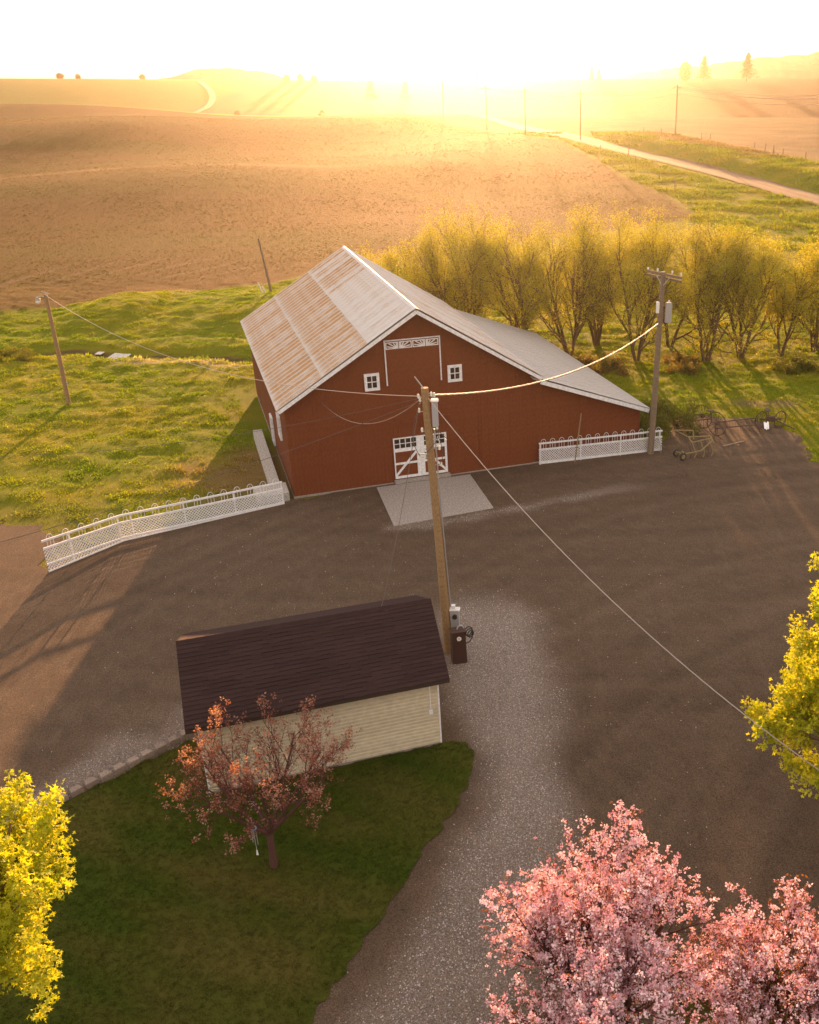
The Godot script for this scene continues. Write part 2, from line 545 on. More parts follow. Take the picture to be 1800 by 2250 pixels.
func wobble(poly: PackedVector2Array, step: float, amp: float, scale_ := 30.0) -> PackedVector2Array:
	var out := PackedVector2Array()
	for i in poly.size():
		var a := poly[i]
		var e := poly[(i + 1) % poly.size()]
		var k := maxi(1, int(a.distance_to(e) / step))
		for j in k:
			var p := a.lerp(e, float(j) / k)
			out.append(p + Vector2(nf.get_noise_2d(p.x * scale_, p.y * scale_), nf.get_noise_2d(p.x * scale_ + 77, p.y * scale_)) * amp)
	return out

func pale(x: float, z: float) -> float:
	# how much fresh pale gravel lies here: the drive beside the lawn and round the pole
	var cxl := lerp_curve([[-36, -3.0], [-33, -2.6], [-30, -1.9], [-26, -1.2], [-22, -1.0], [-18, -2.0], [-14, -3.6], [-8, -6.0]], z)
	var wid := lerp_curve([[-36, 1.0], [-33, 1.9], [-29, 2.2], [-24, 1.7], [-20, 1.6], [-14, 1.8]], z)
	var n := nz.get_noise_2d(x * 12.0, z * 7.0)
	var n2 := nf.get_noise_2d(x * 30.0, z * 30.0)
	var k := 1.0 - ss(wid * 0.35, wid * 1.45, absf(x - cxl) + n * 1.1 + n2 * 0.5)
	k *= ss(-36.5, -33.0, z)
	# beside the block edging
	var e := Geometry2D.get_closest_point_to_segment(Vector2(x, z), Vector2(-12.3, -26.6), Vector2(-15.5, -23.0)).distance_to(Vector2(x, z))
	k = maxf(k, (1.0 - ss(0.2, 1.5, e + n2 * 0.9)) * 0.75)
	# a thin line of stones before the concrete pad
	var f := absf(z + 41.6 + (x + 8.0) * 0.43 + n * 0.5)
	k = maxf(k, (1.0 - ss(0.1, 0.8, f + n2 * 0.5)) * ss(-8.6, -7.5, x) * (1.0 - ss(2.0, 6.0, x)) * 0.6)
	return clampf(k, 0.0, 1.0)

func gravel_colour(x: float, z: float) -> Color:
	var n := nz.get_noise_2d(x * 5.0, z * 5.0)
	# vehicles have combed the gravel along their curved tracks
	var q := Vector2(x - 22.0, z + 12.0)
	var tr := nf.get_noise_2d(q.length() * 120.0, q.angle() * 40.0)
	var q2 := Vector2(x + 2.0, z + 140.0)
	var tr2 := nf.get_noise_2d(q2.length() * 80.0, q2.angle() * 90.0)
	var gr := nf.get_noise_2d(x * 120.0, z * 120.0)
	var c := mixc(Vector3(0.125, 0.084, 0.057), Vector3(0.235, 0.160, 0.108), 0.40 + n * 0.2 + tr * 0.42 + tr2 * 0.2 + gr * 0.22)
	c = mixc(c, Vector3(0.40, 0.32, 0.275), pale(x, z) * lerpf(0.8, 0.55, ss(-26.0, -18.0, z)))
	return Color(c.x, c.y, c.z)

func lawn_colour(x: float, z: float) -> Color:
	var n := nz.get_noise_2d(x * 14.0, z * 14.0)
	var n2 := nf.get_noise_2d((x * 0.9 + z * 0.4) * 12.0, (z * 0.9 - x * 0.4) * 50.0)
	var c := mixc(Vector3(0.066, 0.092, 0.009), Vector3(0.130, 0.112, 0.026), 0.3 + n * 0.8 + n2 * 0.9)
	return Color(c.x, c.y, c.z)

var lawn_poly := PackedVector2Array()
var lawn_poly2 := PackedVector2Array()

func build_yard() -> void:
	var o := sheet("gravel_yard", wobble(yard, 0.45, 0.9, 60.0), 0.0, 0.3, gravel_colour, M.gravel)
	tag(o, "brown gravel farmyard with tyre tracks between barn and garage", "yard", "", "structure")
	lawn_poly = wobble(PackedVector2Array([Vector2(-10.5, -23.0), Vector2(-3.7, -25.5), Vector2(-2.9, -25.6), Vector2(-2.62, -25.1), Vector2(-2.65, -24.0), Vector2(-2.75, -23.2), Vector2(-3.07, -22.2), Vector2(-3.7, -20.7), Vector2(-4.56, -18.15), Vector2(-5.2, -16.6), Vector2(-5.6, -15.4), Vector2(-6.6, -12.0), Vector2(-7.5, -6.0), Vector2(-26, -6.0), Vector2(-26, -12.0), Vector2(-17.8, -19.5), Vector2(-15.74, -21.7), Vector2(-13.97, -23.5), Vector2(-12.1, -25.55), Vector2(-11.3, -25.6)]), 0.16, 0.2, 140.0)
	o = sheet("lawn", lawn_poly, 0.03, 0.4, lawn_colour, M.lawn)
	tag(o, "mown shaded lawn in front of the small cream garage", "lawn", "", "structure")
	lawn_poly2 = wobble(PackedVector2Array([Vector2(3.0, -15.8), Vector2(5.5, -17.0), Vector2(8.5, -17.8), Vector2(14, -19.0), Vector2(16, -4.0), Vector2(2.0, -4.0), Vector2(1.4, -12.5)]), 0.2, 0.2, 140.0)
	o = sheet("lawn", lawn_poly2, 0.03, 0.4, lawn_colour, M.lawn)
	tag(o, "patch of lawn under the pink blossom trees", "lawn", "", "structure")
	# concrete apron before the barn doors
	var b := MB.new()
	b.hexa([Vector3(-9.39, -0.05, -46.75), Vector3(-7.76, -0.05, -42.04), Vector3(-3.05, -0.05, -44.18), Vector3(-4.6, -0.05, -48.6)].map(func(p): return p), [Vector3(-9.39, 0.05, -46.75), Vector3(-7.76, 0.03, -42.04), Vector3(-3.05, 0.03, -44.18), Vector3(-4.6, 0.05, -48.6)])
	o = obj("concrete_pad", b, M.concrete)
	tag(o, "grey concrete apron slab in front of the barn doors", "slab", "", "structure")

func ribbon(called: String, pts: Array, width: float, off: float, m: Material, label: String, cat: String) -> void:
	var b := MB.new()
	var cv := Curve3D.new()
	for i in pts.size():
		var p := Vector3(pts[i][0], 0, pts[i][1])
		var tan_ := Vector3.ZERO
		if i > 0 and i < pts.size() - 1:
			tan_ = (Vector3(pts[i + 1][0], 0, pts[i + 1][1]) - Vector3(pts[i - 1][0], 0, pts[i - 1][1])) / 6.0
		cv.add_point(p, -tan_, tan_)
	var len_ := cv.get_baked_length()
	var k := int(len_ / 2.5)
	var across := [-1.0, -0.72, -0.5, -0.3, 0.0, 0.3, 0.5, 0.72, 1.0]
	var tone := [0.72, 0.85, 1.15, 1.0, 0.8, 1.0, 1.15, 0.85, 0.72]
	var rows := []
	for i in k + 1:
		var p := cv.sample_baked(len_ * i / k)
		var q := cv.sample_baked(minf(len_, len_ * i / k + 0.5)) - cv.sample_baked(maxf(0.0, len_ * i / k - 0.5))
		var s := Vector3(-q.z, 0, q.x).normalized()
		var row := []
		for j in across.size():
			var w: Vector3 = p + s * across[j] * (width * 0.5 + (0.4 * nf.get_noise_2d(p.x * 10.0, p.z * 10.0 + j) if absf(across[j]) > 0.9 else 0.0))
			w.y = land(w.x, w.z) + off
			row.append(w)
		rows.append(row)
	for i in k:
		for j in across.size() - 1:
			var pp := [rows[i][j], rows[i + 1][j], rows[i + 1][j + 1], rows[i][j + 1]]
			var sh := [tone[j], tone[j], tone[j + 1], tone[j + 1]]
			for e in [[0, 1, 2], [0, 2, 3]]:
				for w in e:
					b.v.append(pp[w])
					b.n.append(Vector3.UP)
					var g: float = sh[w] * (1.0 + 0.12 * nf.get_noise_2d(pp[w].x * 20.0, pp[w].z * 20.0))
					b.c.append(Color(g, g, g))
	var o := obj(called, b, m, null, true)
	tag(o, label, cat, "", "structure")

func build_far() -> void:
	ribbon("road", [[70, -110], [55, -138], [48, -150], [42.6, -161.2], [35.6, -183.2], [26.2, -207.8], [18.2, -225.0], [11.0, -242.8], [4, -262], [-6, -285], [-20, -320], [-40, -360]], 6.2, 0.12, M.road, "pale dirt road curving past the right of the field", "road")
	ribbon("road", [[-150, -400], [-160, -440], [-174, -490], [-190, -540], [-192, -580], [-206, -630], [-236, -700]], 3.6, 0.3, M.road, "distant road climbing the far hillside at left", "road")
	# hills and mountains behind
	for k in 3:
		var b := MB.new()
		var zc: float = [-980.0, -1330.0, -1500.0][k]
		var x0: float = [-430.0, -110.0, -60.0][k]
		var x1: float = [-190.0, 800.0, 900.0][k]
		var top: float = [24.0, 36.0, 50.0][k]
		var n := 90
		var rows := 7
		var g := []
		for r in rows:
			var line := []
			for i in n + 1:
				var u := float(i) / n
				var x := lerpf(x0, x1, u)
				var rise := 0.0
				if k == 0: rise = pow(sin(u * PI), 1.5)
				elif k == 1: rise = ss(0.0, 0.35, u) * (0.8 + 0.2 * u) * (1.0 - ss(0.9, 1.0, u))
				else: rise = ss(0.0, 0.5, u) * (0.7 + 0.3 * ss(0.2, 0.5, u)) * (1.0 - ss(0.95, 1.0, u))
				var prof := sin(PI * r / (rows - 1.0))
				var hh := rise * prof * top * (1.0 + 0.28 * nz.get_noise_2d(x * 0.7 + k * 500, r * 14.0) + 0.12 * nf.get_noise_2d(x * 2.6, r * 20.0)) - 45.0 * (1.0 - prof)
				line.append(Vector3(x, hh, zc + (r - 3) * -28.0))
			g.append(line)
		for r in rows - 1:
			for i in n:
				b.quad(g[r][i], g[r + 1][i], g[r + 1][i + 1], g[r][i + 1])
		var o := obj("hill" if k == 0 else "mountain", b, M.mount)
		tag(o, ["low wooded hill on the skyline left of the sun glare", "nearer hazy mountain ridge behind the conifers at right", "highest hazy mountain ridge on the right skyline"][k], "hill" if k == 0 else "mountain", "", "structure")

# ------------------------------------------------------------------ barn
# one corrugated sheet: width along z (0..w), running down along x from 0 to len; uv across, down
func sheet_mesh(w: float, len_: float, ribs: int, amp: float, m: Material) -> ArrayMesh:
	var b := MB.new()
	var k := ribs * 2
	for i in k:
		var z0 := w * i / k
		var z1 := w * (i + 1) / k
		var h0 := amp * (1.0 if i % 2 == 0 else 0.0)
		var h1 := amp * (1.0 if i % 2 == 1 else 0.0)
		var p := [Vector3(0, h0, z0), Vector3(len_, h0, z0), Vector3(len_, h1, z1), Vector3(0, h1, z1)]
		var q := [Vector2(float(i) / k, 0), Vector2(float(i) / k, 1), Vector2(float(i + 1) / k, 1), Vector2(float(i + 1) / k, 0)]
		var nn := Vector3(0, z1 - z0, -(h1 - h0)).normalized()
		for e in [0, 1, 2, 0, 2, 3]:
			b.v.append(p[e])
			b.n.append(nn)
			b.c.append(Color.WHITE)
			b.t.append(q[e])
	return b.mesh(m)

# lays corrugated sheets on a slope from ridge (rx, ry) to eave (ex, ey); returns how many
func lay_roof(parent: Node3D, rx: float, ry: float, ex: float, ey: float, z_front: float, z_back: float, courses: int, pick: Callable, mats: Array, lift: float) -> void:
	var d := Vector2(ex - rx, ey - ry)
	var run := d.length() / courses
	var dir := d.normalized()
	var wid := 0.62
	var n := int(round((z_front - z_back) / wid))
	wid = (z_front - z_back) / n
	var meshes := []
	for m in mats: meshes.append(sheet_mesh(wid * 1.04, run + 0.12, 5, 0.022, m))
	for c in courses:
		for i in n:
			var o := part("roof_sheet", meshes[pick.call(c, i, n)], parent)
			# local x points down the slope, local y away from it
			var bx := Vector3(dir.x, dir.y, 0)
			var by := Vector3(-dir.y, dir.x, 0)
			if by.y < 0: by = -by
			var bz := bx.cross(by)
			var org := Vector3(rx, ry, 0) + bx * (c * run) + by * (lift + 0.012 * (courses - c) + 0.002 * (i % 2) + rng.randf() * 0.004)
			var zz := z_back + i * wid if bz.z > 0 else z_front - i * wid
			o.transform = Transform3D(Basis(bx, by, bz), org + Vector3(0, 0, zz))

func gable_top(x: float) -> float:
	if x < 0: return 9.346 + x * (9.346 - 4.97) / 7.154
	if x < 6.3: return 9.346 - x * (9.346 - 5.202) / 6.617
	return 5.28 - (x - 6.3) * (5.28 - 2.60) / 6.9

func boards(b: MB, x0: float, x1: float, y0: float, top: Callable, w: float, z: float) -> void:
	var x := x0
	while x < x1 - 0.01:
		var e := minf(x + w, x1)
		var p := z + rng.randf_range(-0.006, 0.006)
		var ta: float = top.call(x + 0.004)
		var te: float = top.call(e - 0.004)
		b.hexa([Vector3(x + 0.003, y0, z - 0.08), Vector3(e - 0.003, y0, z - 0.08), Vector3(e - 0.003, y0, p), Vector3(x + 0.003, y0, p)], [Vector3(x + 0.003, ta, z - 0.08), Vector3(e - 0.003, te, z - 0.08), Vector3(e - 0.003, te, p), Vector3(x + 0.003, ta, p)])
		x = e
	# dark backing behind the joints

func window(parent: Node3D, xc: float, yc: float, w: float, h: float, z: float, cols: int, rows: int, trim: float) -> void:
	var g := MB.new()
	g.box(xc - w / 2 + trim * 0.5, xc + w / 2 - trim * 0.5, yc - h / 2 + trim * 0.5, yc + h / 2 - trim * 0.5, z, z + 0.02)
	var win := obj("window", g, M.glass, parent)
	var f := MB.new()
	f.box(xc - w / 2, xc + w / 2, yc + h / 2 - trim, yc + h / 2, z, z + 0.07)
	f.box(xc - w / 2, xc + w / 2, yc - h / 2, yc - h / 2 + trim, z, z + 0.075)
	f.box(xc - w / 2, xc - w / 2 + trim, yc - h / 2 + trim, yc + h / 2 - trim, z, z + 0.07)
	f.box(xc + w / 2 - trim, xc + w / 2, yc - h / 2 + trim, yc + h / 2 - trim, z, z + 0.07)
	obj("frame", f, M.white, win)
	var b := MB.new()
	for i in range(1, cols):
		var x := xc - w / 2 + trim + (w - 2 * trim) * i / cols
		b.box(x - 0.02, x + 0.02, yc - h / 2 + trim, yc + h / 2 - trim, z + 0.021, z + 0.05)
	for i in range(1, rows):
		var y := yc - h / 2 + trim + (h - 2 * trim) * i / rows
		b.box(xc - w / 2 + trim, xc + w / 2 - trim, y - 0.02, y + 0.02, z + 0.022, z + 0.052)
	obj("glazing_bars", b, M.white, win)

func build_barn() -> void:
	var t := thing("barn", "large red barn with white double doors and rusty metal roof", "barn", BARN, TH)
	var b := MB.new()
	boards(b, -6.85, 6.3, 0.05, func(x): return gable_top(x) - 0.10, 0.2, 0.0)
	b.box(-6.8, 6.25, 0.05, 4.6, -0.3, -0.085)
	b.hexa([Vector3(-6.8, 4.55, -0.3), Vector3(-6.8, 4.55, -0.085), Vector3(6.25, 4.55, -0.085), Vector3(6.25, 4.55, -0.3)], [Vector3(-0.05, 9.1, -0.3), Vector3(-0.05, 9.1, -0.085), Vector3(0.05, 9.1, -0.085), Vector3(0.05, 9.1, -0.3)])
	obj("front_wall", b, M.red, t)
	b = MB.new()
	boards(b, 6.31, 12.9, 0.05, func(x): return gable_top(x) - 0.10, 0.2, -0.03)
	b.hexa([Vector3(6.35, 0.05, -0.3), Vector3(12.85, 0.05, -0.3), Vector3(12.85, 0.05, -0.12), Vector3(6.35, 0.05, -0.12)], [Vector3(6.35, 4.9, -0.3), Vector3(12.85, 2.4, -0.3), Vector3(12.85, 2.4, -0.12), Vector3(6.35, 4.9, -0.12)])
	obj("lean_to_wall", b, M.red, t)
	# side walls: boards turned a quarter
	b = MB.new()
	var z := -0.08
	while z > -19.0:
		var e := maxf(z - 0.2, -19.0)
		var p := -6.85 + rng.randf_range(-0.006, 0.006)
		b.box(p, -6.75, 0.05, 4.98, e + 0.006, z - 0.006)
		z = e
	b.box(-6.745, -6.6, 0.05, 4.98, -19.0, -0.1)
	obj("side_wall", b, M.red, t)
	b = MB.new()
	b.box(12.7, 12.9, 0.05, 2.45, -17.6, -0.2)
	obj("side_wall", b, M.red, t)
	b = MB.new()
	b.hexa([Vector3(-6.84, 0.05, -19.05), Vector3(6.3, 0.05, -19.05), Vector3(6.3, 0.05, -18.9), Vector3(-6.84, 0.05, -18.9)], [Vector3(-6.84, 4.98, -19.05), Vector3(6.3, 5.2, -19.05), Vector3(6.3, 5.2, -18.9), Vector3(-6.84, 4.98, -18.9)])
	b.hexa([Vector3(-6.84, 4.98, -19.05), Vector3(6.3, 5.2, -19.05), Vector3(6.3, 5.2, -18.9), Vector3(-6.84, 4.98, -18.9)], [Vector3(-0.05, 9.2, -19.05), Vector3(0.05, 9.2, -19.05), Vector3(0.05, 9.2, -18.9), Vector3(-0.05, 9.2, -18.9)])
	b.hexa([Vector3(6.3, 0.05, -17.8), Vector3(12.9, 0.05, -17.8), Vector3(12.9, 0.05, -17.6), Vector3(6.3, 0.05, -17.6)], [Vector3(6.3, 4.9, -17.8), Vector3(12.9, 2.4, -17.8), Vector3(12.9, 2.4, -17.6), Vector3(6.3, 4.9, -17.6)])
	obj("rear_wall", b, M.red, t)
	b = MB.new()
	b.box(-6.87, 12.92, -0.2, 0.06, -17.8, 0.02)
	obj("foundation", b, M.concrete, t)
	# roof decking, then the sheets on it
	b = MB.new()
	var th := 0.09
	b.hexa([Vector3(-7.154, 4.97 - th, 0.6), Vector3(0, 9.346 - th, 0.6), Vector3(0, 9.346 - th, -19.4), Vector3(-7.154, 4.97 - th, -19.4)], [Vector3(-7.154, 4.97 - 0.02, 0.6), Vector3(0, 9.346 - 0.02, 0.6), Vector3(0, 9.346 - 0.02, -19.4), Vector3(-7.154, 4.97 - 0.02, -19.4)])
	b.hexa([Vector3(0, 9.346 - th, 0.6), Vector3(6.617, 5.202 - th, 0.6), Vector3(6.617, 5.202 - th, -19.4), Vector3(0, 9.346 - th, -19.4)], [Vector3(0, 9.346 - 0.02, 0.6), Vector3(6.617, 5.202 - 0.02, 0.6), Vector3(6.617, 5.202 - 0.02, -19.4), Vector3(0, 9.346 - 0.02, -19.4)])
	var roof := obj("roof", b, M.deck, t)
	lay_roof(roof, 0, 9.346, -7.154, 4.97, 0.62, -19.42, 3, func(c, i, n):
		if c == 0:
			return (0 if rng.randf() < 0.45 else 1) if i < n * 0.58 and rng.randf() < 0.92 else [1, 2, 3][rng.randi() % 3]
		return [2, 2, 3, 3, 4][rng.randi() % 5], M.rust, 0.0)
	lay_roof(roof, 0, 9.346, 6.617, 5.202, 0.62, -19.42, 3, func(c, i, n): return [0, 0, 1, 1, 2][rng.randi() % 5], M.rust, 0.0)
	b = MB.new()
	b.bar(Vector3(-0.07, 9.36, 0.63), Vector3(-0.07, 9.36, -19.43), Vector3(0.32, 0.2, 0), 0.18, 0.02)
	b.bar(Vector3(0.07, 9.36, 0.632), Vector3(0.07, 9.36, -19.432), Vector3(0.32, -0.2, 0), 0.18, 0.02)
	obj("ridge_cap", b, M.tin, roof)
	# barge boards
	for s in [[-7.17, 4.92, 0.0, 9.30], [0.0, 9.30, 6.63, 5.15]]:
		b = MB.new()
		b.bar(Vector3(s[0], s[1] - 0.09, 0.615), Vector3(s[2], s[3] - 0.09, 0.615), Vector3(0, 0, 1), 0.04, 0.17)
		obj("barge_board", b, M.white, roof)
	b = MB.new()
	b.bar(Vector3(-7.17, 4.87, 0.6), Vector3(-7.17, 4.87, -19.4), Vector3(1, 0, 0), 0.04, 0.14)
	obj("eave_board", b, M.white, roof)
	# lean-to roof
	b = MB.new()
	b.hexa([Vector3(6.2, 5.13 - th, 0.5), Vector3(13.187, 2.56 - th, 0.5), Vector3(13.187, 2.56 - th, -18.1), Vector3(6.2, 5.13 - th, -18.1)], [Vector3(6.2, 5.11, 0.5), Vector3(13.187, 2.54, 0.5), Vector3(13.187, 2.54, -18.1), Vector3(6.2, 5.11, -18.1)])
	var lean := obj("lean_to_roof", b, M.deck, t)
	lay_roof(lean, 6.2, 5.13, 13.187, 2.56, 0.52, -18.12, 4, func(c, i, n): return (c + i) % 2, [M.shedtin, M.shedtin], 0.0)
	b = MB.new()
	b.bar(Vector3(6.6, 4.86, 0.525), Vector3(13.2, 2.43, 0.525), Vector3(0, 0, 1), 0.04, 0.22)
	obj("barge_board", b, M.white, lean)
	# double doors
	for s in [-1, 1]:
		var g := MB.new()
		var xa := -1.53 if s < 0 else -0.085
		var xb := -0.095 if s < 0 else 1.348
		g.box(xa, xb, 0.27, 2.547, 0.01, 0.05)
		var door := obj("door", g, M.red, t)
		var f := MB.new()
		var zo := 0.05
		var zt := 0.095
		f.box(xa, xb, 0.27, 0.40, zo, zt)                       # bottom rail
		f.box(xa, xb, 2.49, 2.547, zo, zt)                      # top rail
		f.box(xa, xb, 1.77, 1.96, zo, zt)                       # lock rail
		f.box(xa, xb, 1.05, 1.16, zo, zt - 0.004)               # middle rail
		var outer := xa if s < 0 else xb - 0.11
		var inner := xb - 0.2 if s < 0 else xa
		f.box(outer, outer + (0.06 if s < 0 else 0.11), 0.40, 2.49, zo, zt + 0.002)
		f.box(inner, inner + 0.2, 0.40, 2.49, zo, zt + 0.002)
		obj("frame", f, M.white, door)
		var br := MB.new()
		var xi := inner if s < 0 else inner + 0.2
		var xo := outer + 0.06 if s < 0 else outer
		br.bar(Vector3(xi, 1.72, zo + 0.02), Vector3(xo, 0.44, zo + 0.02), Vector3(0, 0, 1), 0.055, 0.11)
		obj("brace", br, M.white, door)
		var x0 := minf(xi, xo)
		var x1 := maxf(xi, xo)
		for i in 4:
			for j in 2:
				var p := MB.new()
				var pw := (x1 - x0) / 4
				p.box(x0 + pw * i + 0.02, x0 + pw * (i + 1) - 0.02, 1.98 + 0.255 * j, 1.98 + 0.255 * j + 0.225, zo + 0.001, zo + 0.012)
				obj("pane", p, M.glass, door)
		var gb := MB.new()
		for i in range(1, 4):
			var xx := x0 + (x1 - x0) * i / 4
			gb.box(xx - 0.02, xx + 0.02, 1.96, 2.49, zo + 0.013, zt - 0.01)
		gb.box(x0, x1, 2.205, 2.235, zo + 0.014, zt - 0.012)
		obj("glazing_bars", gb, M.white, door)
	b = MB.new()
	b.box(-1.75, 1.6, 3.34, 3.52, 0.01, 0.09)
	obj("door_track", b, M.red, t)
	b = MB.new()
	b.box(-3.7, -3.62, 0.1, 3.9, 0.008, 0.03)
	b.box(3.2, 3.27, 0.1, 4.2, 0.008, 0.03)
	obj("batten", b, M.red, t)
	b = MB.new()
	b.box(-1.6, 1.45, 0.05, 0.2, 0.02, 0.3)
	obj("door_sill", b, M.concrete, t)
	# windows either side of the loft door
	window(t, -2.373, 5.712, 0.768, 0.9, 0.008, 2, 2, 0.14)
	window(t, 1.985, 5.712, 0.768, 0.9, 0.008, 2, 2, 0.14)
	# loft door with four sunburst panels
	b = MB.new()
	b.box(-1.57, 1.22, 5.40, 7.70, 0.008, 0.035)
	var loft := obj("loft_door", b, M.red, t)
	b = MB.new()
	b.box(-1.63, -1.57, 5.43, 7.78, 0.008, 0.075)
	b.box(1.22, 1.28, 5.43, 7.78, 0.008, 0.075)
	b.box(-1.63, 1.28, 7.72, 7.775, 0.009, 0.073)
	obj("trim", b, M.white, loft)
	for i in 4:
		var x0 := -1.555 + i * 0.694
		var x1 := x0 + 0.655
		var y0 := 7.31
		var y1 := 7.665
		b = MB.new()
		b.box(x0, x1, y1 - 0.045, y1, 0.036, 0.066)
		b.box(x0, x1, y0, y0 + 0.045, 0.036, 0.066)
		b.box(x0, x0 + 0.05, y0 + 0.045, y1 - 0.045, 0.036, 0.066)
		b.box(x1 - 0.05, x1, y0 + 0.045, y1 - 0.045, 0.036, 0.066)
		var pan := obj("sunburst_panel", b, M.white, loft)
		# rays from a lower corner
		var right := i % 2 == 0
		var org := Vector3(x1 - 0.06 if right else x0 + 0.06, y0 + 0.03, 0.045)
		for k in 4:
			var a := deg_to_rad([12.0, 32.0, 55.0, 82.0][k])
			var len_: float = [0.52, 0.5, 0.32, 0.28][k]
			var r := MB.new()
			var tip := org + Vector3(-cos(a) if right else cos(a), sin(a), 0) * len_
			tip.y = minf(tip.y, y1 - 0.05)
			r.bar(org, tip, Vector3(0, 0, 1), 0.03, 0.05)
			obj("ray", r, M.white, pan)
	# two tall side windows seen edge on
	for q in [[-8.1, 1.05, 1.5], [-3.1, 2.9, 1.1]]:
		b = MB.new()
		b.box(-6.90, -6.86, q[1] - q[2] / 2, q[1] + q[2] / 2, q[0] - 0.4, q[0] + 0.4)
		var w := obj("window", b, M.glass, t)
		b = MB.new()
		for s in [-1, 1]:
			b.box(-6.97, -6.862, q[1] - q[2] / 2 - 0.1, q[1] + q[2] / 2 + 0.1, q[0] + s * 0.45 - 0.07, q[0] + s * 0.45 + 0.07)
			b.box(-6.965, -6.862, q[1] + s * (q[2] / 2 + 0.03) - 0.07, q[1] + s * (q[2] / 2 + 0.03) + 0.07, q[0] - 0.38, q[0] + 0.38)
		obj("frame", b, M.white, w)
	# concrete wall along the side
	var cw := thing("concrete_wall", "low cracked pale concrete wall along the barn's left side", "wall", BARN, TH)
	for s in [[-10.0, -6.3], [-6.28, -3.9], [-3.88, -1.3]]:
		b = MB.new()
		b.hexa([Vector3(-7.92, -0.1, s[0]), Vector3(-7.38, -0.1, s[0]), Vector3(-7.38, -0.1, s[1]), Vector3(-7.92, -0.1, s[1])], [Vector3(-7.92, 0.5, s[0]), Vector3(-7.40, 0.5, s[0]), Vector3(-7.40, 0.47 + rng.randf() * 0.03, s[1]), Vector3(-7.92, 0.47 + rng.randf() * 0.03, s[1])])
		obj("wall_section", b, M.pale_concrete, cw)
	b = MB.new()
	b.box(-8.75, -7.1, -0.1, 0.42, -1.28, 0.2)
	obj("end_slab", b, M.pale_concrete, cw)

